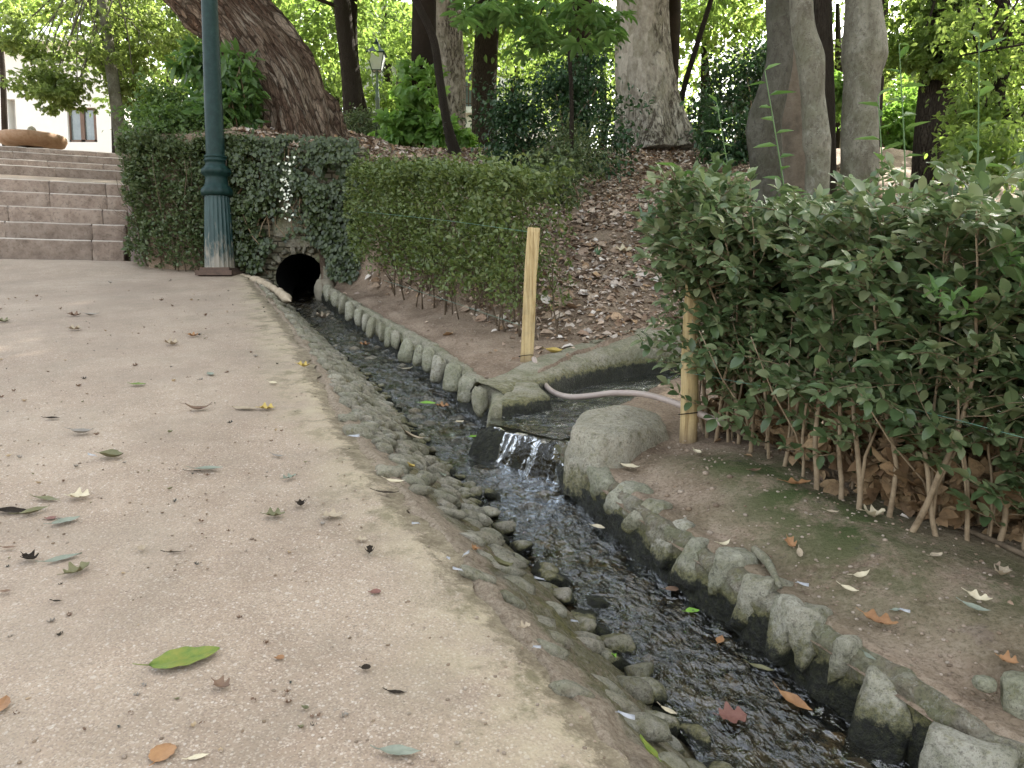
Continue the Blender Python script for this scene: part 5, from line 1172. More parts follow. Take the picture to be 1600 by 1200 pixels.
tree('thick smooth trunk with a folded bulge, rightmost of the group behind the right hedge', [based(1338, 5.2), at(1342, 300, 5.2), at(1343, 200, 5.2), at(1347, 125, 5.2), at(1350, 90, 5.2), at(1350, 60, 5.2), at(1348, 0, 5.2), at(1345, -120, 5.2), at(1350, -500, 5.2)], [.135, .118, .115, .113, .142, .134, .108, .106, .09], 'smooth', seed=24, lump=.05, n=120,
     crown=([(3.2, 6.6, 6.6), (5.6, 7.6, 7.0), (4.4, 5.2, 7.4), (1.6, 8.4, 7.2), (2.8, 8.8, 8.7), (3.9, 9.6, 9.2)], [(1.9, 1.8, .8), (2, 1.9, .8), (2, 1.8, .8), (2.0, 2, .8), (2.0, 2, .8), (2.0, 2, .8)], 12500, .17, .6, HEX, 'crownC'))  # last two crown lobes added to block the sun over the path
tree('brownish smooth trunk half hidden between the front smooth trunks', [based(1246, 6.4), at(1244, 250, 6.4), at(1240, 180, 6.4), at(1232, 100, 6.4), at(1228, -60, 6.4)], [.12, .115, .11, .10, .09], 'smoothbrown', seed=26)
tree('dark upper trunk behind the slender knotted one', [based(1292, 8.5), at(1290, 200, 8.5), at(1286, 60, 8.5), at(1284, -100, 8.5)], [.11, .10, .10, .09], 'dark', seed=27)
tree('dark rough trunk standing behind the right hedge, right of the thick smooth one', [at(1455, 290, 9.0), at(1458, 200, 9), at(1466, 110, 9), at(1474, 20, 9), at(1480, -150, 9)], [.21, .19, .18, .17, .15], 'dark',
     ([at(1440, 40, 9.2), at(1530, 30, 9), at(1480, 70, 8.6), at(1590, 60, 9)], [(.75, .6, .42), (.7, .6, .5), (.5, .5, .3), (.6, .6, .6)], 4200, .085, .6, MAPLE, 'crownC'), seed=28)
tree('thin dark crooked stem among hanging leaves at the right edge', [at(1572, 290, 7.4), at(1576, 200, 7.4), at(1562, 150, 7.4), at(1578, 80, 7.4), at(1570, -20, 7.4)], [.05, .045, .045, .035, .03], 'dark',
     ([at(1560, 120, 7.2), at(1600, 190, 7.2), at(1520, 200, 7.6), at(1540, 60, 7.2)], [(.35, .35, .45), (.3, .4, .5), (.25, .3, .35), (.5, .4, .3)], 2600, .07, .5, HEX, 'crownC'), seed=29)
# chestnut sapling whose leaves hang in at the top centre
b = at(893, 235, 8.2)
ct = tree('thin dark-stemmed young chestnut with five-fingered leaves hanging in at the top centre', [b, at(893, 150, 8.2), at(890, 60, 8.2), at(900, -40, 8.2), at(905, -160, 8.2)], [.025, .022, .02, .018, .014], 'dark', seed=30, seg=10)
r = np.random.default_rng(77)
def fan_leaves(root, spots, n, L, tm, mat, name='leaves', tilt=.35, W=1.0, limb=None):
    P = []; D = []
    for (px_, py_, Y_, sx_, sy_) in spots:
        for _ in range(n): P.append(at(px_+r.normal()*sx_, py_+r.normal()*sy_, Y_+r.normal()*.25)); a_ = r.uniform(0, 6.28); D.append([math.cos(a_)*.8, math.sin(a_)*.6-.1, -.28+r.normal()*.15])
    P = np.array(P); k = len(P); N = np.array([0, 0, 1.0]) + r.normal(size=(k, 3))*tilt
    V, Fs = leaves(P, np.array(D), N, L*r.uniform(.7, 1.15, k), W, tm); local(build(name, V, Fs, M[mat], root), root)
    return P
spots = [(760, 12, 6.8, 20, 14), (800, 22, 6.9, 16, 14), (842, 30, 7.0, 18, 12), (880, 46, 7.2, 18, 14), (925, 22, 7.2, 20, 14), (960, 28, 7.4, 14, 12), (890, 8, 7.2, 30, 10), (830, 62, 7.4, 14, 10), (730, 20, 6.8, 10, 12), (940, 60, 7.6, 14, 10)]
fan_leaves(ct, spots, 17, .17, CHEST, 'mag')
mb = MB()
for s_ in spots:
    o0 = at(900, -60, 8.0); e_ = at(s_[0], s_[1]-5, s_[2]); mb.tube(spline([o0, (o0+e_)/2+np.array([0, 0, .12]), e_], 6), np.linspace(.012, .004, 13), 6)
local(mb.build('branches', M['dark'], ct), ct)
# shrubs
sh('shrub', 'big dark glossy-leaved shrub left of the pale plane tree', [(765, 105, 955, 250), (840, 90, 960, 180), (760, 160, 860, 255), (880, 150, 985, 290, 9.6)], 9.8, 9500, .062, .55, OVAL, 'shrub', 51, (870, 285), nst=14, stemr=.018, clumps=60)
sh('shrub', 'lower light green twiggy shrub in front of the dark glossy one', [(845, 190, 945, 300), (820, 235, 905, 300), (800, 250, 900, 320, 7.0)], 8.4, 5200, .050, .5, HEX, 'hedge', 52, (890, 300), nst=9, stemr=.01)
sh('shrub', 'dark leafy shrub between the pale plane tree and the bulging trunk', [(1055, 120, 1190, 250, 12.8), (1085, 170, 1180, 280, 10.6), (1110, 60, 1200, 170, 13)], 12, 6500, .085, .55, HEX, 'shrub', 53, (1130, 275), nst=9)
sh('shrub', 'large-leaved bright green young tree between lamp post and leaning trunk', [(340, 80, 415, 200), (300, 120, 345, 215, 9.0), (320, 140, 400, 220), (290, 70, 345, 130, 9.2)], 8.9, 1500, .15, .42, LONG, 'mag', 54, (375, 240), nst=14, stemr=.014, clumps=26)
sh('shrub', 'clipped fine-leaved bush with a bright green top, left of the lamp post', [(214, 132, 300, 220), (225, 170, 335, 250), (205, 180, 260, 240), (210, 165, 335, 232, 8.75)], 9.2, 11500, .05, .6, HEX, 'clip', 55, (260, 265), nst=10, clumps=70)
sh('shrub', 'bright sunlit maple-leaved sapling beside the distant lamp', [(616, 105, 690, 170), (620, 150, 700, 215), (660, 190, 735, 235), (575, 180, 660, 228)], 13.0, 800, .17, .9, MAPLE, 'lime', 56, (655, 245), nst=10, stemr=.014, clumps=20)
sh('shrub', 'feathery grey-green undergrowth at the foot of the paired trunks', [(520, 170, 600, 230), (555, 190, 640, 232)], 14.5, 2600, .08, .35, LONG, 'hedge', 57, (575, 240), nst=8)
sh('shrub', 'low dark ivy patch on the leaf-covered crest', [(625, 250, 700, 285)], 8.3, 700, .06, .85, HEX, 'ivy', 58, (660, 285), nst=4, stemr=.006, clumps=20)
sh('shrub', 'yellow-green bush behind the gap right of the thick smooth trunk', [(1375, 130, 1450, 240), (1290, 100, 1340, 170), (1380, 180, 1460, 250)], 14, 2200, .12, .7, MAPLE, 'lime', 59, (1405, 250), nst=8)
sh('shrub', 'tangled mid-green shrubs at the far right above the hedge', [(1480, 130, 1580, 270), (1540, 170, 1640, 290), (1490, 200, 1600, 290, 6.6)], 7.8, 3800, .075, .5, LONG, 'crownC', 60, (1540, 300), nst=14, stemr=.012)
sh('shrub', 'leafy dark shrubs right of the dark rough trunk in the background', [(1380, 150, 1640, 260)], 15, 3200, .13, .6, HEX, 'shrub', 61, (1560, 270), nst=6)
sh('shrub', 'thicket of small green leaves low behind the leaning trunk and the paired trunks', [(470, 90, 560, 240, 24), (430, 40, 540, 170, 24), (600, 120, 690, 240, 26)], 24, 4200, .13, .5, HEX, 'crownA', 62, (560, 245), nst=6)
# tall weeds with long leaves rising out of the right hedge
for i, (px_, top_, bx_, Yw, lb) in enumerate([(1120, 160, 1150, 3.3, 'tall weed with broad pointed leaves left of the bulging trunk'), (1195, 110, 1232, 3.1, 'tall weed with long drooping leaves crossing the bulging trunk'), (1372, 150, 1372, 3.0, 'thin upright weed in front of the thick smooth trunk'), (1405, 70, 1408, 3.2, 'tallest thin weed right of the thick smooth trunk'), (1530, 60, 1510, 2.9, 'tall weed with pale leaves near the right edge'), (1062, 262, 1095, 3.25, 'leafy light green shoots at the left end of the right hedge')]):
    b = at(bx_, 420, Yw); t_ = at(px_, top_, Yw); root = tag(empty('weed', tuple(b)), lb, 'plant'); pts = spline([b, (b*.6+t_*.4)+np.array([.02, 0, 0]), t_], 10); mb = MB(); mb.tube(pts, np.linspace(.005, .002, len(pts)), 6); local(mb.build('stem', M['sprig'], root), root)
    P = []; D = []
    for k in range(6, len(pts)):
        a_ = k*2.4+i
        P.append(pts[k]); D.append([math.cos(a_), math.sin(a_)*.6-.2, .25 if k < 18 else .5])
    k = len(P); V, Fs = leaves(np.array(P), np.array(D)+r.normal(size=(k, 3))*.15, np.tile([0, -.35, 1.0], (k, 1))+r.normal(size=(k, 3))*.3, .095*r.uniform(.6, 1.1, k), .3, LONG); local(build('leaves', V, Fs, M['mag'], root), root)
# background trees: each its own; four crown shapes shared
def crown_mesh(seed, n, L, tm, mat, low=.0):
    r = np.random.default_rng(seed); cs = [(r.normal()*1.2, r.normal()*1.1, r.normal()*.9+low) for _ in range(6)]; rs = [(r.uniform(1.0, 1.7), r.uniform(1, 1.5), r.uniform(.7, 1.1)) for _ in range(6)]
    P, Dn = foliage_points(cs, rs, n, r, 26, .16); o = leafcloud('crown', P, Dn, L, .6, tm, mat, None, r); me = o.data; bpy.data.objects.remove(o); return me
CM = [crown_mesh(300, 3300, .17, HEX, 'crownA'), crown_mesh(301, 2700, .16, MAPLE, 'crownC'), crown_mesh(302, 3500, .15, HEX, 'crownC'), crown_mesh(303, 2700, .17, MAPLE, 'crownB')]
bg = [(430, 60, 22, 0, 1.15, 'dark leafy tree behind the top of the leaning trunk'), (520, 60, 26, 2, 1.2, 'mid-green tree filling the gap right of the leaning trunk'), (600, 10, 28, 0, 1.1, 'tree whose leaves hang above the distant lamp'), (650, 60, 27, 1, 1.1, 'soft green tree behind the slender curved sapling'),
      (800, 30, 25, 2, 1.1, 'tree behind the dark glossy shrub, above its top'), (880, 60, 24, 0, 1.1, 'dark tree left of the pale plane tree in the distance'), (940, 120, 20, 0, .7, 'small dark tree just left of the pale plane tree, low down'), (1100, 40, 22, 0, 1.1, 'dark tree right of the pale plane tree, behind the leaning pole'), (1170, 90, 26, 2, 1.0, 'tree with sun glinting through it left of the bulging trunk'),
      (1310, 30, 20, 3, .8, 'yellow-green tree glowing between the two right smooth trunks'), (1420, 60, 24, 3, 1.0, 'yellow-green tree behind the dark rough trunk'), (1500, 40, 18, 2, .9, 'leafy tree above the far right of the hedge'), (1580, 110, 21, 0, 1.0, 'darker tree at the right edge of the background'),
      (330, 30, 20, 2, 1.0, 'green tree behind the lamp post top'), (260, 90, 24, 1, 1.0, 'tree left of the lamp post behind the clipped bush'), (-10, -30, 26, 3, .6, 'yellowish tree top in the upper left corner by the white building')]
for i, (px_, py_, Y_, ty, sc, lb) in enumerate(bg):
    c = at(px_, py_, Y_); g = at(px_, 250, Y_); root = tag(empty('tree', (c[0], c[1], g[2])), lb, 'tree', 'background trees beyond the crest')
    o = bpy.data.objects.new('crown', CM[ty]); COL.objects.link(o); o.parent = root; o.location = (0, 0, c[2]-g[2]); o.scale = (sc, sc, sc); o.rotation_euler = (0, 0, i*1.9)
    mb = MB(); hh = c[2]-g[2]; mb.tube([(0, 0, -.3), (.1, 0, hh*.5), (0, .1, hh+.4)], [.17*sc+.02*(i % 3), .14*sc, .05], 10)
    V_ = mb.build('trunk', M['dark'], root, attrs={'ang': np.zeros(mb.n), 'len': np.zeros(mb.n)})
# high crowns, mostly out of view, added to block sun dapples on the path
for i, (x, y, z, sc, lb) in enumerate([(6.5, 4.0, 7.2, 1.5, 'tall tree added for shade outside the picture to the right of the hedge'), (8.5, 9.5, 8.5, 1.9, 'tall tree added for shade on the right slope'), (3.4, 17.5, 10.0, 2.0, 'tall tree added for shade on the crest behind the pale plane tree'),
  (4.6, 12.6, 11.5, 1.9, 'tall tree added for shade just right of the pale plane tree, crown above the picture'), (-1.5, 13.2, 11.0, 1.8, 'tall tree added for shade behind the curved sapling, crown above the picture'), (7.6, 14.0, 12.5, 2.0, 'tall tree added for shade far up the right slope'), (1.3, 15.6, 12.5, 1.9, 'tall tree added for shade behind the dark glossy shrub, crown above the picture'), (6.8, 7.2, 10.8, 1.7, 'tall tree added for shade above the far right of the hedge'), (2.4, 16.5, 9.9, 1.8, 'tall tree added for shade right behind the pale plane tree'), (4.6, 10.4, 10.4, 1.8, 'tall tree added for shade behind the smooth trunks, crown above the picture')]):
    root = tag(empty('tree', (x, y, H(x, y)-.2)), lb, 'tree'); z0 = H(x, y)-.2
    o = bpy.data.objects.new('crown', CM[(0, 2)[i % 2]]); COL.objects.link(o); o.parent = root; o.location = (0, 0, z-z0); o.scale = (sc, sc, sc*.7); o.rotation_euler = (0, 0, i)
    mb = MB(); mb.tube([(0, 0, 0), (.1, 0, (z-z0)*.5), (0, .1, z-z0)], [.22, .18, .1], 12); mb.build('trunk', M['dark'], root, attrs={'ang': np.zeros(mb.n), 'len': np.zeros(mb.n)})
# far wood as one mass, sunlight put into its bright yellow-green leaf colour
r = np.random.default_rng(99); n = 16000
P = np.column_stack([r.uniform(-30, 34, n), r.uniform(40, 46, n), 0*np.zeros(n)]); P[:, 2] = 6.0 + 8.5*r.random(n)**1.2*(1+.5*fbm(P[:, 0]*.25, P[:, 1]*0, 0, 3, 3)); kp = fbm(P[:, 0]*.6, P[:, 1]*.6, P[:, 2]*.6, 3, 7) > .16; P = P[kp]
P = P[(P[:, 0] > -17)]
k = len(P); V, Fs = leaves(P, rvec(k, r), rvec(k, r)+np.array([0, -.5, .6]), .5*r.uniform(.5, 1.2, k), .7, HEX); tag(build('far_wood', V, Fs, M['crownB']), kind='stuff')

# ---------------------------------------------------------------- litter and fallen leaves
r = np.random.default_rng(123); n = 62000
x = r.uniform(-3.0, 4.2, n); y = 4.7 + 7.5*r.random(n)**.9
d = y - np.interp(x, TX, TY); ok = (d > .12) & ~((y < 8.5) & (x < -1.5)) & (r.random(n) < .75+.3*sm(.0, 1.2, d) ) & (fbm(x*2.4, y*2.4, 0, 3, 2) > -.42 + .25*(r.random(n)-.5))
x, y = x[ok], y[ok]
x2 = r.uniform(-2.0, 3, 1500); y2 = 1.6+6*r.random(1500); dd = x2-xD(y2); ok = (dd > .05) & (dd < 1.9) & ~((y2 > yN(x2)-.05) & (y2 < yF(x2)+.05) & (x2 > -.2)) & ((dd > .55) | (r.random(1500) < .16)); x = np.concatenate([x, x2[ok]]); y = np.concatenate([y, y2[ok]])
k = len(x); z = np.where(y < 8.45, fnr(x, y), fnr(x, y)) + .006 + .012*r.random(k)
P = np.column_stack([x, y, z]); e1 = .05; nx = -(G_right(x+e1, y)-G_right(x-e1, y))/(2*e1); ny = -(G_right(x, y+e1)-G_right(x, y-e1))/(2*e1); N = np.column_stack([nx, ny, np.ones(k)]) + r.normal(size=(k, 3))*.38
D = rvec(k, r); D[:, 2] *= .15; big = r.random(k) < .18
V, Fs = leaves(P, D, N, np.where(big, .090, .050)*r.uniform(.5, 1.2, k)*np.where(y < 4.6, .6, 1), np.where(big, .75, .5), (hexleaf(.14, .22))); tag(build('leaf_litter', V, Fs, M['litter']), kind='stuff')
# big brown plane leaves banked up under the right hedge
n = 900; t = r.random(n); q = hb(t); off = np.abs(r.normal(size=n))*.16 + .08; x = q[:, 0]+inward[0]*off; y = q[:, 1]+inward[1]*off
z = G_right(x, y) + .02 + r.random(n)*.26*np.minimum(1, off/.15); D = rvec(n, r); D[:, 2] *= .5
N = r.normal(size=(n, 3))*.6 + np.array([-.3, -.6, .6]); V, Fs = leaves(np.column_stack([x, y, z]), D, N, .082*r.uniform(.5, 1.4, n), .85, MAPLE); tag(build('leaf_litter', V, Fs, M['brownleaf']), kind='stuff')

def fleaf(L, W, curl, cup, kind='oval', stem=True, seed=0):
    rr_ = np.random.default_rng(seed); nu, nv = 18, 9; U, Vv = np.meshgrid(np.linspace(0, 1, nu), np.linspace(-1, 1, nv), indexing='ij')
    if kind == 'oval': w = np.sin(np.pi*U**.85)**.75
    elif kind == 'long': w = np.sin(np.pi*U**.9)**1.0
    elif kind == 'lobed': w = np.sin(np.pi*U**.8)**.6*(1+.38*np.sin(U*16+seed)*np.abs(Vv))
    elif kind == 'round': w = np.sqrt(np.maximum(0, 1-(2*U-1)**2))
    x = (U-.5)*L; y = Vv*w*W/2*(1+.06*np.sin(U*23+seed)); 
    z = curl*L*((U-.5)**2)*2.2 + cup*W*(Vv*w)**2*.9 + .03*L*fbm(U*3+seed, Vv*1.5, 0, 2, seed % 50) + .03*W*(np.abs(Vv) < .05)*-1
    x = x*(1-.25*abs(curl)); 
    V, Fq = grid(x, y, z); V[:, 2] -= V[:, 2].min(); mb = MB(); mb.add(V, [Fq])
    if stem: e0 = V.reshape(nu, nv, 3)[0, nv//2]; mb.tube([e0, e0+np.array([-.10*L, .02*L, .02*L]), e0+np.array([-.22*L, .06*L, .05*L])], [.0012, .001, .0008], 5)
    return mb
def place(name, px_, py_, lenpx, kind, col, rot, W=.38, curl=.25, cup=.3, label='', cat='fallen leaf', group='leaves fallen on the path', fn=None, dz=.004, tilt=0, p=None):
    gp_ = p is None; p = on(px_, py_, fn) if p is None else p
    if gp_ and p[0] < xA(p[1]): p = p + np.array([0, 0, float(.010*fbm(p[0]*1.3, p[1]*1.3, 0, 4, 1))+.004])
    Lr = lenpx/F*p[1]*1.03
    mb = fleaf(Lr, Lr*W, curl, cup, kind, True, int(px_*7+py_) % 9973); o = mb.build(name, M[col] if col in M else M['f_'+col])
    n_ = nrm1(p[0], p[1]) if p[2] > zwater(p[1])+.03 else np.array([0, -SL, 1.0]); q = Vector(n_).to_track_quat('Z', 'Y'); o.rotation_mode = 'QUATERNION'
    from mathutils import Quaternion
    o.rotation_quaternion = q @ Quaternion((0, 0, 1), R(rot)) @ Quaternion((1, 0, 0), R(tilt)); o.location = Vector(p) + Vector((0, 0, dz))
    return tag(o, label, cat, group)
FL = [(290, 1038, 104, 'oval', 'green', 25, .52, .03, .05, 'large flat green and yellow leaf lying alone in the lower left of the path'),
 (255, 1184, 44, 'round', 'orange', 80, .9, .1, .2, 'round orange-brown leaf at the bottom edge of the path'), (310, 1190, 34, 'long', 'cream', 20, .35, .1, .1, 'small pale pointed leaf beside the round orange-brown one'),
 (2, 1112, 46, 'oval', 'orange', 100, .6, .2, .2, 'orange leaf cut by the left edge near the bottom'), (348, 1080, 34, 'lobed', 'brown', -20, .6, .6, .5, 'small curled brown leaf below the large green and yellow one'),
 (122, 900, 44, 'lobed', 'olive', 60, .5, .5, .6, 'twisted dry olive leaf left of centre, right of the long grey-green one'), (100, 879, 52, 'long', 'greyg', 35, .3, .12, .2, 'long narrow grey-green leaf pointing to the twisted dry olive leaf'),
 (48, 879, 32, 'lobed', 'dark', -20, .6, .6, .5, 'crumpled nearly black leaf near the left edge'), (15, 860, 26, 'long', 'brown', 5, .3, .3, .3, 'small brown sliver of leaf above the crumpled black one'),
 (103, 818, 42, 'oval', 'greyg', 40, .42, .2, .3, 'dull grey-green leaf below the yellow tan one'), (54, 803, 48, 'long', 'olive', 45, .32, .4, .6, 'rolled olive-grey leaf beside the long dark green one'),
 (20, 801, 68, 'long', 'dark', -4, .26, .1, .2, 'long dark green leaf reaching in from the left edge'), (74, 783, 48, 'long', 'olive', -12, .25, .15, .3, 'narrow olive leaf left of the yellow tan one'), (125, 780, 34, 'lobed', 'cream', 5, .7, .35, .4, 'jagged yellow tan leaf fragment'),
 (80, 813, 16, 'round', 'red', 0, .8, .1, .1, 'tiny reddish leaf disc beside the dull grey-green leaf'), (430, 808, 32, 'lobed', 'olive', 10, .6, .4, .5, 'crinkled grey-brown leaf in the middle of the path'), (470, 791, 24, 'lobed', 'dark', 110, .6, .7, .7, 'small upright dark curled leaf in the middle of the path'),
 (520, 809, 32, 'lobed', 'tan', 0, .7, .3, .3, 'flat light tan jagged leaf near the cobbles'), (325, 735, 46, 'long', 'greyg', 5, .3, .15, .3, 'long grey-green leaf in the middle left of the path'), (175, 717, 42, 'oval', 'olive', -5, .5, .5, .8, 'large cupped olive and grey leaf beside a feather'),
 (435, 714, 26, 'long', 'grey', -15, .25, .6, .5, 'small curled grey sliver'), (453, 748, 24, 'lobed', 'greyg', 50, .5, .4, .5, 'small folded grey-green leaf with a tail'), (302, 738, 24, 'long', 'dark', 0, .12, .1, .1, 'dark little twig-like leaf above the long grey-green one'),
 (128, 678, 40, 'long', 'grey', 0, .35, .6, .6, 'arched pale grey leaf in the left of the path'), (385, 640, 48, 'long', 'tan', -8, .26, .25, .3, 'long tan leaf lying against a yellow one'), (418, 640, 26, 'lobed', 'yellow', 5, .6, .4, .5, 'crumpled yellow leaf touching the long tan one'),
 (312, 641, 44, 'long', 'brown', 10, .26, .8, .5, 'brown curled leaf with a raised tail'), (216, 604, 26, 'oval', 'green', -5, .45, .2, .2, 'small green oval leaf in the upper left of the path'), (329, 589, 20, 'oval', 'greyg', -50, .5, .2, .2, 'pale green small leaf at the upper middle'),
 (82, 656, 24, 'long', 'dark', 5, .35, .3, .3, 'short dark grey-green leaf left of the arched one'), (427, 602, 18, 'oval', 'cream', -30, .5, .4, .4, 'tiny pale leaf near the top of the bank'), (269, 540, 24, 'lobed', 'tan', 0, .6, .6, .6, 'small tan and white curled leaf in the upper path'),
 (302, 526, 18, 'lobed', 'orange', 0, .6, .5, .5, 'small orange leaf in the upper path'), (117, 494, 20, 'lobed', 'brown', 0, .6, .5, .5, 'small dark brown leaf in the upper left of the path'), (143, 493, 26, 'long', 'grey', 0, .3, .4, .4, 'thin greyish leaf next to the small dark brown one'),
 (6, 504, 20, 'lobed', 'olive', 0, .7, .4, .4, 'greenish leaf at the left edge of the upper path'), (118, 516, 22, 'lobed', 'tan', 20, .6, .5, .5, 'little tan leaf below the small dark brown one'), (578, 868, 26, 'lobed', 'dark', 100, .5, .7, .7, 'dark pointed leaf standing up near the bank'),
 (587, 932, 18, 'round', 'red', 0, .8, .3, .3, 'small brick red leaf near the bank'), (620, 1088, 34, 'long', 'dark', -8, .25, .3, .4, 'dark thin leaf low in the middle of the path'), (625, 1182, 70, 'long', 'greyg', -4, .32, .15, .2, 'broad dull green leaf at the bottom middle'),
 (274, 866, 32, 'long', 'dark', 5, .12, .2, .2, 'thin dark curved twig of a leaf left of centre'), (222, 862, 20, 'lobed', 'tan', -60, .6, .5, .5, 'light brown crumpled leaf left of the thin dark twig'), (90, 947, 18, 'long', 'dark', 0, .3, .3, .3, 'little dark leaf scrap left, above the large green leaf'),
 (572, 1050, 16, 'round', 'dark', 0, .9, .3, .3, 'small round dark leaf scrap low in the path'), (438, 1035, 14, 'round', 'orange', 0, .9, .3, .3, 'little orange scrap right of the large green leaf'), (565, 848, 22, 'lobed', 'tan', 0, .5, .4, .4, 'small yellowish leaf scrap above the dark pointed leaf'),
 (605, 772, 40, 'long', 'dark', -6, .2, .3, .3, 'dark narrow leaf at the edge of the cobbles'), (10, 933, 20, 'long', 'brown', 10, .4, .4, .4, 'brown scrap at the left edge')]
for f_ in FL: place('fallen_leaf', *f_[:6], W=f_[6], curl=f_[7]*.55, cup=f_[8]*.6, label=f_[9])
GB = 'leaves and feathers on the bank'
for f_ in [(782, 897, 66, 'long', 'olive', -50, .32, .25, .4, 'long curled olive leaf lying across the lower bank'), (740, 873, 26, 'lobed', 'orange', -10, .5, .4, .4, 'orange leaf above the long curled olive one'), (641, 740, 26, 'oval', 'yellow', -30, .5, .3, .3, 'yellow-green leaf at the path edge on the cobbles'),
           (618, 766, 34, 'long', 'cream', -15, .3, .3, .3, 'pale leaf strip by the flat oval cobble'), (475, 582, 22, 'lobed', 'yellow', -5, .5, .4, .4, 'yellow leaf at the top of the cobbles'), (640, 690, 60, 'long', 'tan', -50, .24, .2, .2, 'long tan leaf lying down the cobbles'), (958, 1040, 40, 'long', 'bright', -35, .24, .2, .2, 'small green leaf blade on the broad grey stone'),
           (1010, 1192, 66, 'oval', 'green', 8, .4, .15, .2, 'large yellow-green leaf at the bottom edge of the bank'), (690, 752, 36, 'long', 'greyg', -30, .26, .2, .2, 'green narrow leaf on the middle of the cobbles'), (820, 1003, 22, 'lobed', 'tan', 0, .6, .4, .4, 'tan scrap on the lower bank'), (1045, 1128, 34, 'long', 'cream', -40, .3, .3, .3, 'cream narrow leaf on the lowest stones')]:
    place('fallen_leaf', *f_[:6], W=f_[6], curl=f_[7], cup=f_[8], label=f_[9], group=GB, dz=.025)
GW = 'leaves floating in the stream'
for f_ in [(668, 632, 26, 'oval', 'bright', -5, .5, .1, .2, 'bright green leaf caught in the upper stream'), (692, 637, 22, 'lobed', 'orange', -5, .6, .3, .3, 'orange leaf caught beside the bright green one'), (935, 826, 24, 'oval', 'cream', -30, .5, .1, .2, 'pale yellow leaf floating by the lower kerb'), (740, 684, 18, 'oval', 'bright', 30, .5, .2, .2, 'small green leaf just above the cascade'),
           (1082, 957, 24, 'oval', 'bright', 10, .6, .1, .2, 'green leaf near the right side of the lower stream'), (1125, 1003, 26, 'long', 'orange', 60, .5, .2, .2, 'small orange leaf in the lower stream'), (1242, 1100, 66, 'long', 'orange', -55, .36, .15, .2, 'long orange-brown leaf at the foot of the lower kerb'), (1190, 1048, 42, 'long', 'olive', -25, .3, .2, .3, 'curved olive leaf in the lower stream'),
           (1050, 923, 22, 'round', 'brown', 0, .7, .1, .1, 'brown round leaf in the lower stream'), (1145, 1122, 46, 'lobed', 'red', 0, .9, .1, .1, 'dark red lobed leaf under the water near the bottom'), (570, 540, 18, 'lobed', 'orange', 0, .6, .3, .3, 'orange leaf far up in the upper stream'), (718, 662, 16, 'oval', 'cream', 30, .6, .3, .3, 'cream leaf by the last upright stones'),
           (635, 578, 22, 'long', 'cream', 20, .3, .3, .3, 'pale leaf resting on wet stones in the upper stream'), (505, 498, 24, 'lobed', 'tan', 30, .5, .5, .5, 'tan leaf lying in the dark stream close to the tunnel')]:
    p_ = on(f_[0], f_[1], lambda x, y: zwater(y)+.012); place('fallen_leaf', *f_[:6], W=f_[6], curl=f_[7], cup=f_[8], label=f_[9], group=GW, p=p_)
GS = 'leaves lying on the soil beside the stream'
for f_ in [(1237, 858, 30, 'lobed', 'orange', -40, .45, .4, .4, 'orange leaf, upper of a pair on the mossy soil'), (1250, 872, 24, 'oval', 'tan', -60, .4, .3, .3, 'tan leaf, lower of a pair on the mossy soil'), (1346, 908, 34, 'long', 'cream', 50, .36, .5, .4, 'curved cream leaf on the mossy soil'), (1328, 928, 34, 'long', 'cream', -5, .26, .3, .4, 'narrow cream leaf below the curved cream one'),
           (1376, 980, 56, 'lobed', 'orange', -6, .34, .3, .4, 'pale orange leaf lying flat on the soil at the lower right'), (1245, 762, 46, 'lobed', 'orange', -6, .3, .2, .3, 'orange leaf at the foot of the hedge stems'), (1365, 812, 42, 'lobed', 'cream', -10, .5, .4, .4, 'cream and orange lobed leaf under the hedge'), (1530, 944, 40, 'lobed', 'cream', -10, .4, .4, .3, 'white ragged leaf near the right edge'),
           (1525, 958, 44, 'long', 'greyg', -10, .26, .2, .2, 'grey-green leaf below the white ragged one'), (1576, 1042, 30, 'lobed', 'orange', -8, .6, .3, .4, 'orange leaf on the whitish stone at the right edge'), (1130, 858, 36, 'long', 'cream', -12, .3, .4, .3, 'pale leaf behind the lower kerb'), (1020, 688, 26, 'lobed', 'orange', 40, .45, .4, .4, 'orange leaf left of the round stake'), (1000, 682, 20, 'long', 'orange', 5, .4, .2, .3, 'small orange leaf beside the large pale block'),
           (1090, 712, 30, 'long', 'cream', -4, .32, .2, .3, 'pale leaf in front of the round stake'), (866, 554, 30, 'oval', 'yellow', -10, .5, .4, .5, 'big yellow curled leaf right of the half-round stake'), (985, 735, 40, 'long', 'cream', 8, .3, .2, .3, 'long cream leaf behind the first kerb stones'), (1462, 876, 26, 'oval', 'tan', 20, .45, .3, .3, 'tan leaf at the foot of the right hedge'), (1565, 905, 48, 'lobed', 'tan', -20, .4, .4, .4, 'large tan leaf at the right edge under the hedge'),
           (1345, 1026, 60, 'long', 'greyg', -4, .14, .1, .2, 'narrow grey-green leaf above the large pointed stone'), (975, 395, 28, 'lobed', 'cream', 0, .6, .3, .3, 'cream leaf shining in the litter of the slope'), (1300, 806, 22, 'long', 'tan', 0, .3, .3, .3, 'tan leaf below the hedge pipe'), (1400, 960, 14, 'oval', 'greyg', 30, .5, .2, .2, 'tiny grey-green leaf on the mossy soil'), (1180, 741, 22, 'long', 'brown', 30, .4, .3, .3, 'brown leaf near the first hedge stems')]:
    place('fallen_leaf', *f_[:6], W=f_[6], curl=f_[7], cup=f_[8], label=f_[9], group=GS, dz=.012)
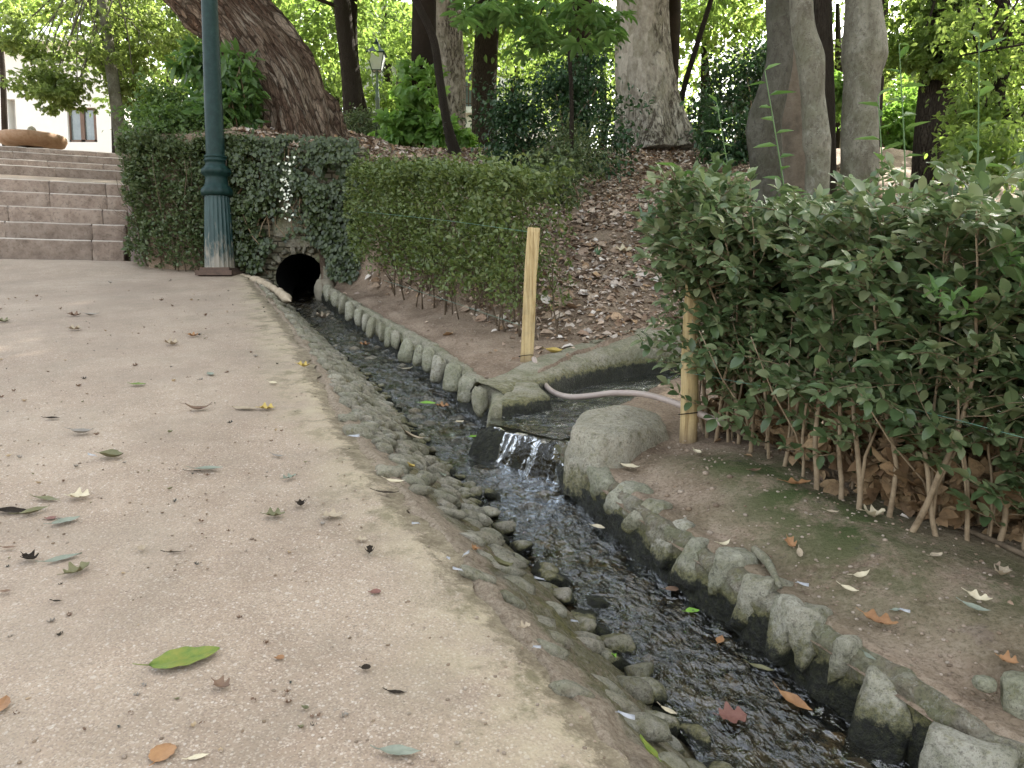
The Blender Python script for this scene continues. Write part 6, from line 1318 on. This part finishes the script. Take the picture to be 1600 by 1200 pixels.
# feathers
def feather(px_, py_, lenpx, rot, label, fn=None):
    p = on(px_, py_, fn); L = lenpx/F*p[1]*.75; mb = MB(); t = np.linspace(0, 1, 14); w = L*.11*np.sin(np.pi*t**1.4)*(1+.15*np.sin(t*40))
    V = np.vstack([np.column_stack([t*L, -w, .04*w]), np.column_stack([t*L, 0*t, .004+.15*L*t*t]), np.column_stack([t*L, w, .3*w])]); V[:, 2] += .006
    mb.add(V, [np.array([[a_+k, a_+k+1, a_+k+15, a_+k+14] for a_ in (0, 14) for k in range(13)])]); mb.tube([(-.15*L, 0, .004), (0, 0, .006), (L*.8, 0, .008+.09*L)], .0008, 4)
    o = mb.build('feather', M['feather']); o.location = Vector(p)+Vector((0, 0, .016)); o.rotation_euler = (0, 0, R(rot)); tag(o, label, 'feather', 'white feathers by the stream')
for f_ in [(150, 722, 22, 160, 'white feather beside the large cupped olive leaf on the path'), (724, 881, 24, 60, 'fluffy white feather on the bank above the curled olive leaf'), (698, 884, 18, -60, 'thin grey-white feather at the path edge'), (722, 905, 22, 160, 'short white feather below the fluffy one'), (850, 917, 24, 155, 'white downy feather on the rounded green-grey stone'),
           (903, 984, 16, 170, 'small white feather above the water in the mossy bank'), (1028, 1083, 26, 165, 'oval pale grey feather on a stone near the water'), (965, 1130, 46, -45, 'long thin white feather low on the bank'), (545, 690, 30, -30, 'curved white feather by the large rounded beige cobble'), (1245, 922, 30, -60, 'grey feather on the soil beside the short stick'), (1405, 965, 24, -60, 'small white feather on dark moss at the right'), (833, 1027, 18, -20, 'tiny curved feather on the lower bank'), (655, 830, 16, 200, 'white feather scrap at the top of the lower bank')]: feather(*f_)
# stick on the soil
q = [on(1178, 868) + np.array([0, 0, .02]), on(1200, 893) + np.array([0, 0, .024]), on(1218, 928)+np.array([0, 0, .02])]; mb = MB(); sp = spline(q, 10); mb.tube(sp, .011+.003*np.sin(np.linspace(0, 5, len(sp))), 10)
tag(mb.build('stick', M['mortar']), 'short pale thick stick lying behind the lower kerb', 'stick')
# leaf crumbs on the path too small to tell apart
cm = fleaf(.022, .012, .4, .4, 'lobed', False, 3); co = cm.build('leaf_scrap', M['f_brown']); meshes = [co.data]
for k_, c_ in enumerate(['f_dark', 'f_tan', 'f_grey', 'f_olive', 'f_brown']): mm = fleaf(.022, .011, .5, .5, ['lobed', 'long'][k_ % 2], False, k_*13+5).build('x', M[c_]); meshes.append(mm.data); bpy.data.objects.remove(mm)
rr = random.Random(17)
for i in range(150):
    o = co if i == 0 else co.copy()
    if i: COL.objects.link(o)
    o.data = meshes[i % 6]; px_, py_ = rr.uniform(-20, 560), 440 + 740*rr.random()**1.35
    p = on(px_, py_)
    if p[0] > xA(p[1])-.06 or p[1] > 9: p = on(px_*.6, max(py_, 470))
    o.location = Vector(p)+Vector((0, 0, .004)); o.rotation_euler = (rr.uniform(-.3, .3), rr.uniform(-.3, .3)+.0, rr.uniform(0, 6.28)); s_ = rr.uniform(.3, 1.1)*min(2.2, .6+p[1]*.22); o.scale = (s_,)*3
    tag(o, 'tiny scrap of dry leaf scattered on the sandy path', 'leaf scrap', 'tiny leaf scraps on the path')
# green wire mesh of dry leaves on steps etc
for i, (px_, py_) in enumerate([(60, 375), (75, 408), (135, 409), (88, 403)]):
    pass

# ---------------------------------------------------------------- light, camera
w = bpy.data.worlds.new('World'); scene.world = w; w.use_nodes = True; nt = w.node_tree; bgk = nt.nodes['Background']
sky = nt.nodes.new('ShaderNodeTexSky'); sky.sky_type = 'NISHITA'; sky.sun_disc = False; SE, SA = R(42), R(38)
sky.sun_elevation = SE; sky.sun_rotation = SA; sky.air_density = 1.0; sky.dust_density = 3.0; sky.ozone_density = .6
hs = nt.nodes.new('ShaderNodeHueSaturation'); hs.inputs['Saturation'].default_value = .38; nt.links.new(sky.outputs[0], hs.inputs['Color']); mxw = nt.nodes.new('ShaderNodeMix'); mxw.data_type = 'RGBA'; mxw.blend_type = 'MULTIPLY'; mxw.inputs[0].default_value = 1.0; mxw.inputs[7].default_value = (1.0, .985, .94, 1); nt.links.new(hs.outputs[0], mxw.inputs[6]); nt.links.new(mxw.outputs[2], bgk.inputs[0]); bgk.inputs[1].default_value = .15
sd = bpy.data.lights.new('sun', 'SUN'); sd.energy = 3.6; sd.angle = R(.53); sd.color = (1, .94, .84); so = bpy.data.objects.new('sun', sd); COL.objects.link(so)
dirv = Vector((math.sin(SA)*math.cos(SE), math.cos(SA)*math.cos(SE), math.sin(SE))); so.rotation_euler = dirv.to_track_quat('Z', 'Y').to_euler(); so.location = (0, 0, 30)
cd = bpy.data.cameras.new('camera'); cd.sensor_width = 36; cd.lens = F/1600*36; cd.clip_start = .05; cd.clip_end = 600; co_ = bpy.data.objects.new('camera', cd); COL.objects.link(co_); co_.rotation_euler = (R(90)-PITCH, 0, 0); scene.camera = co_
scene.view_settings.view_transform = 'Standard'; scene.view_settings.look = 'None'; scene.view_settings.exposure = 2.4; scene.view_settings.gamma = 1
scene.cycles.transparent_max_bounces = 8; scene.cycles.max_bounces = 6; scene.cycles.caustics_reflective = False; scene.cycles.caustics_refractive = False
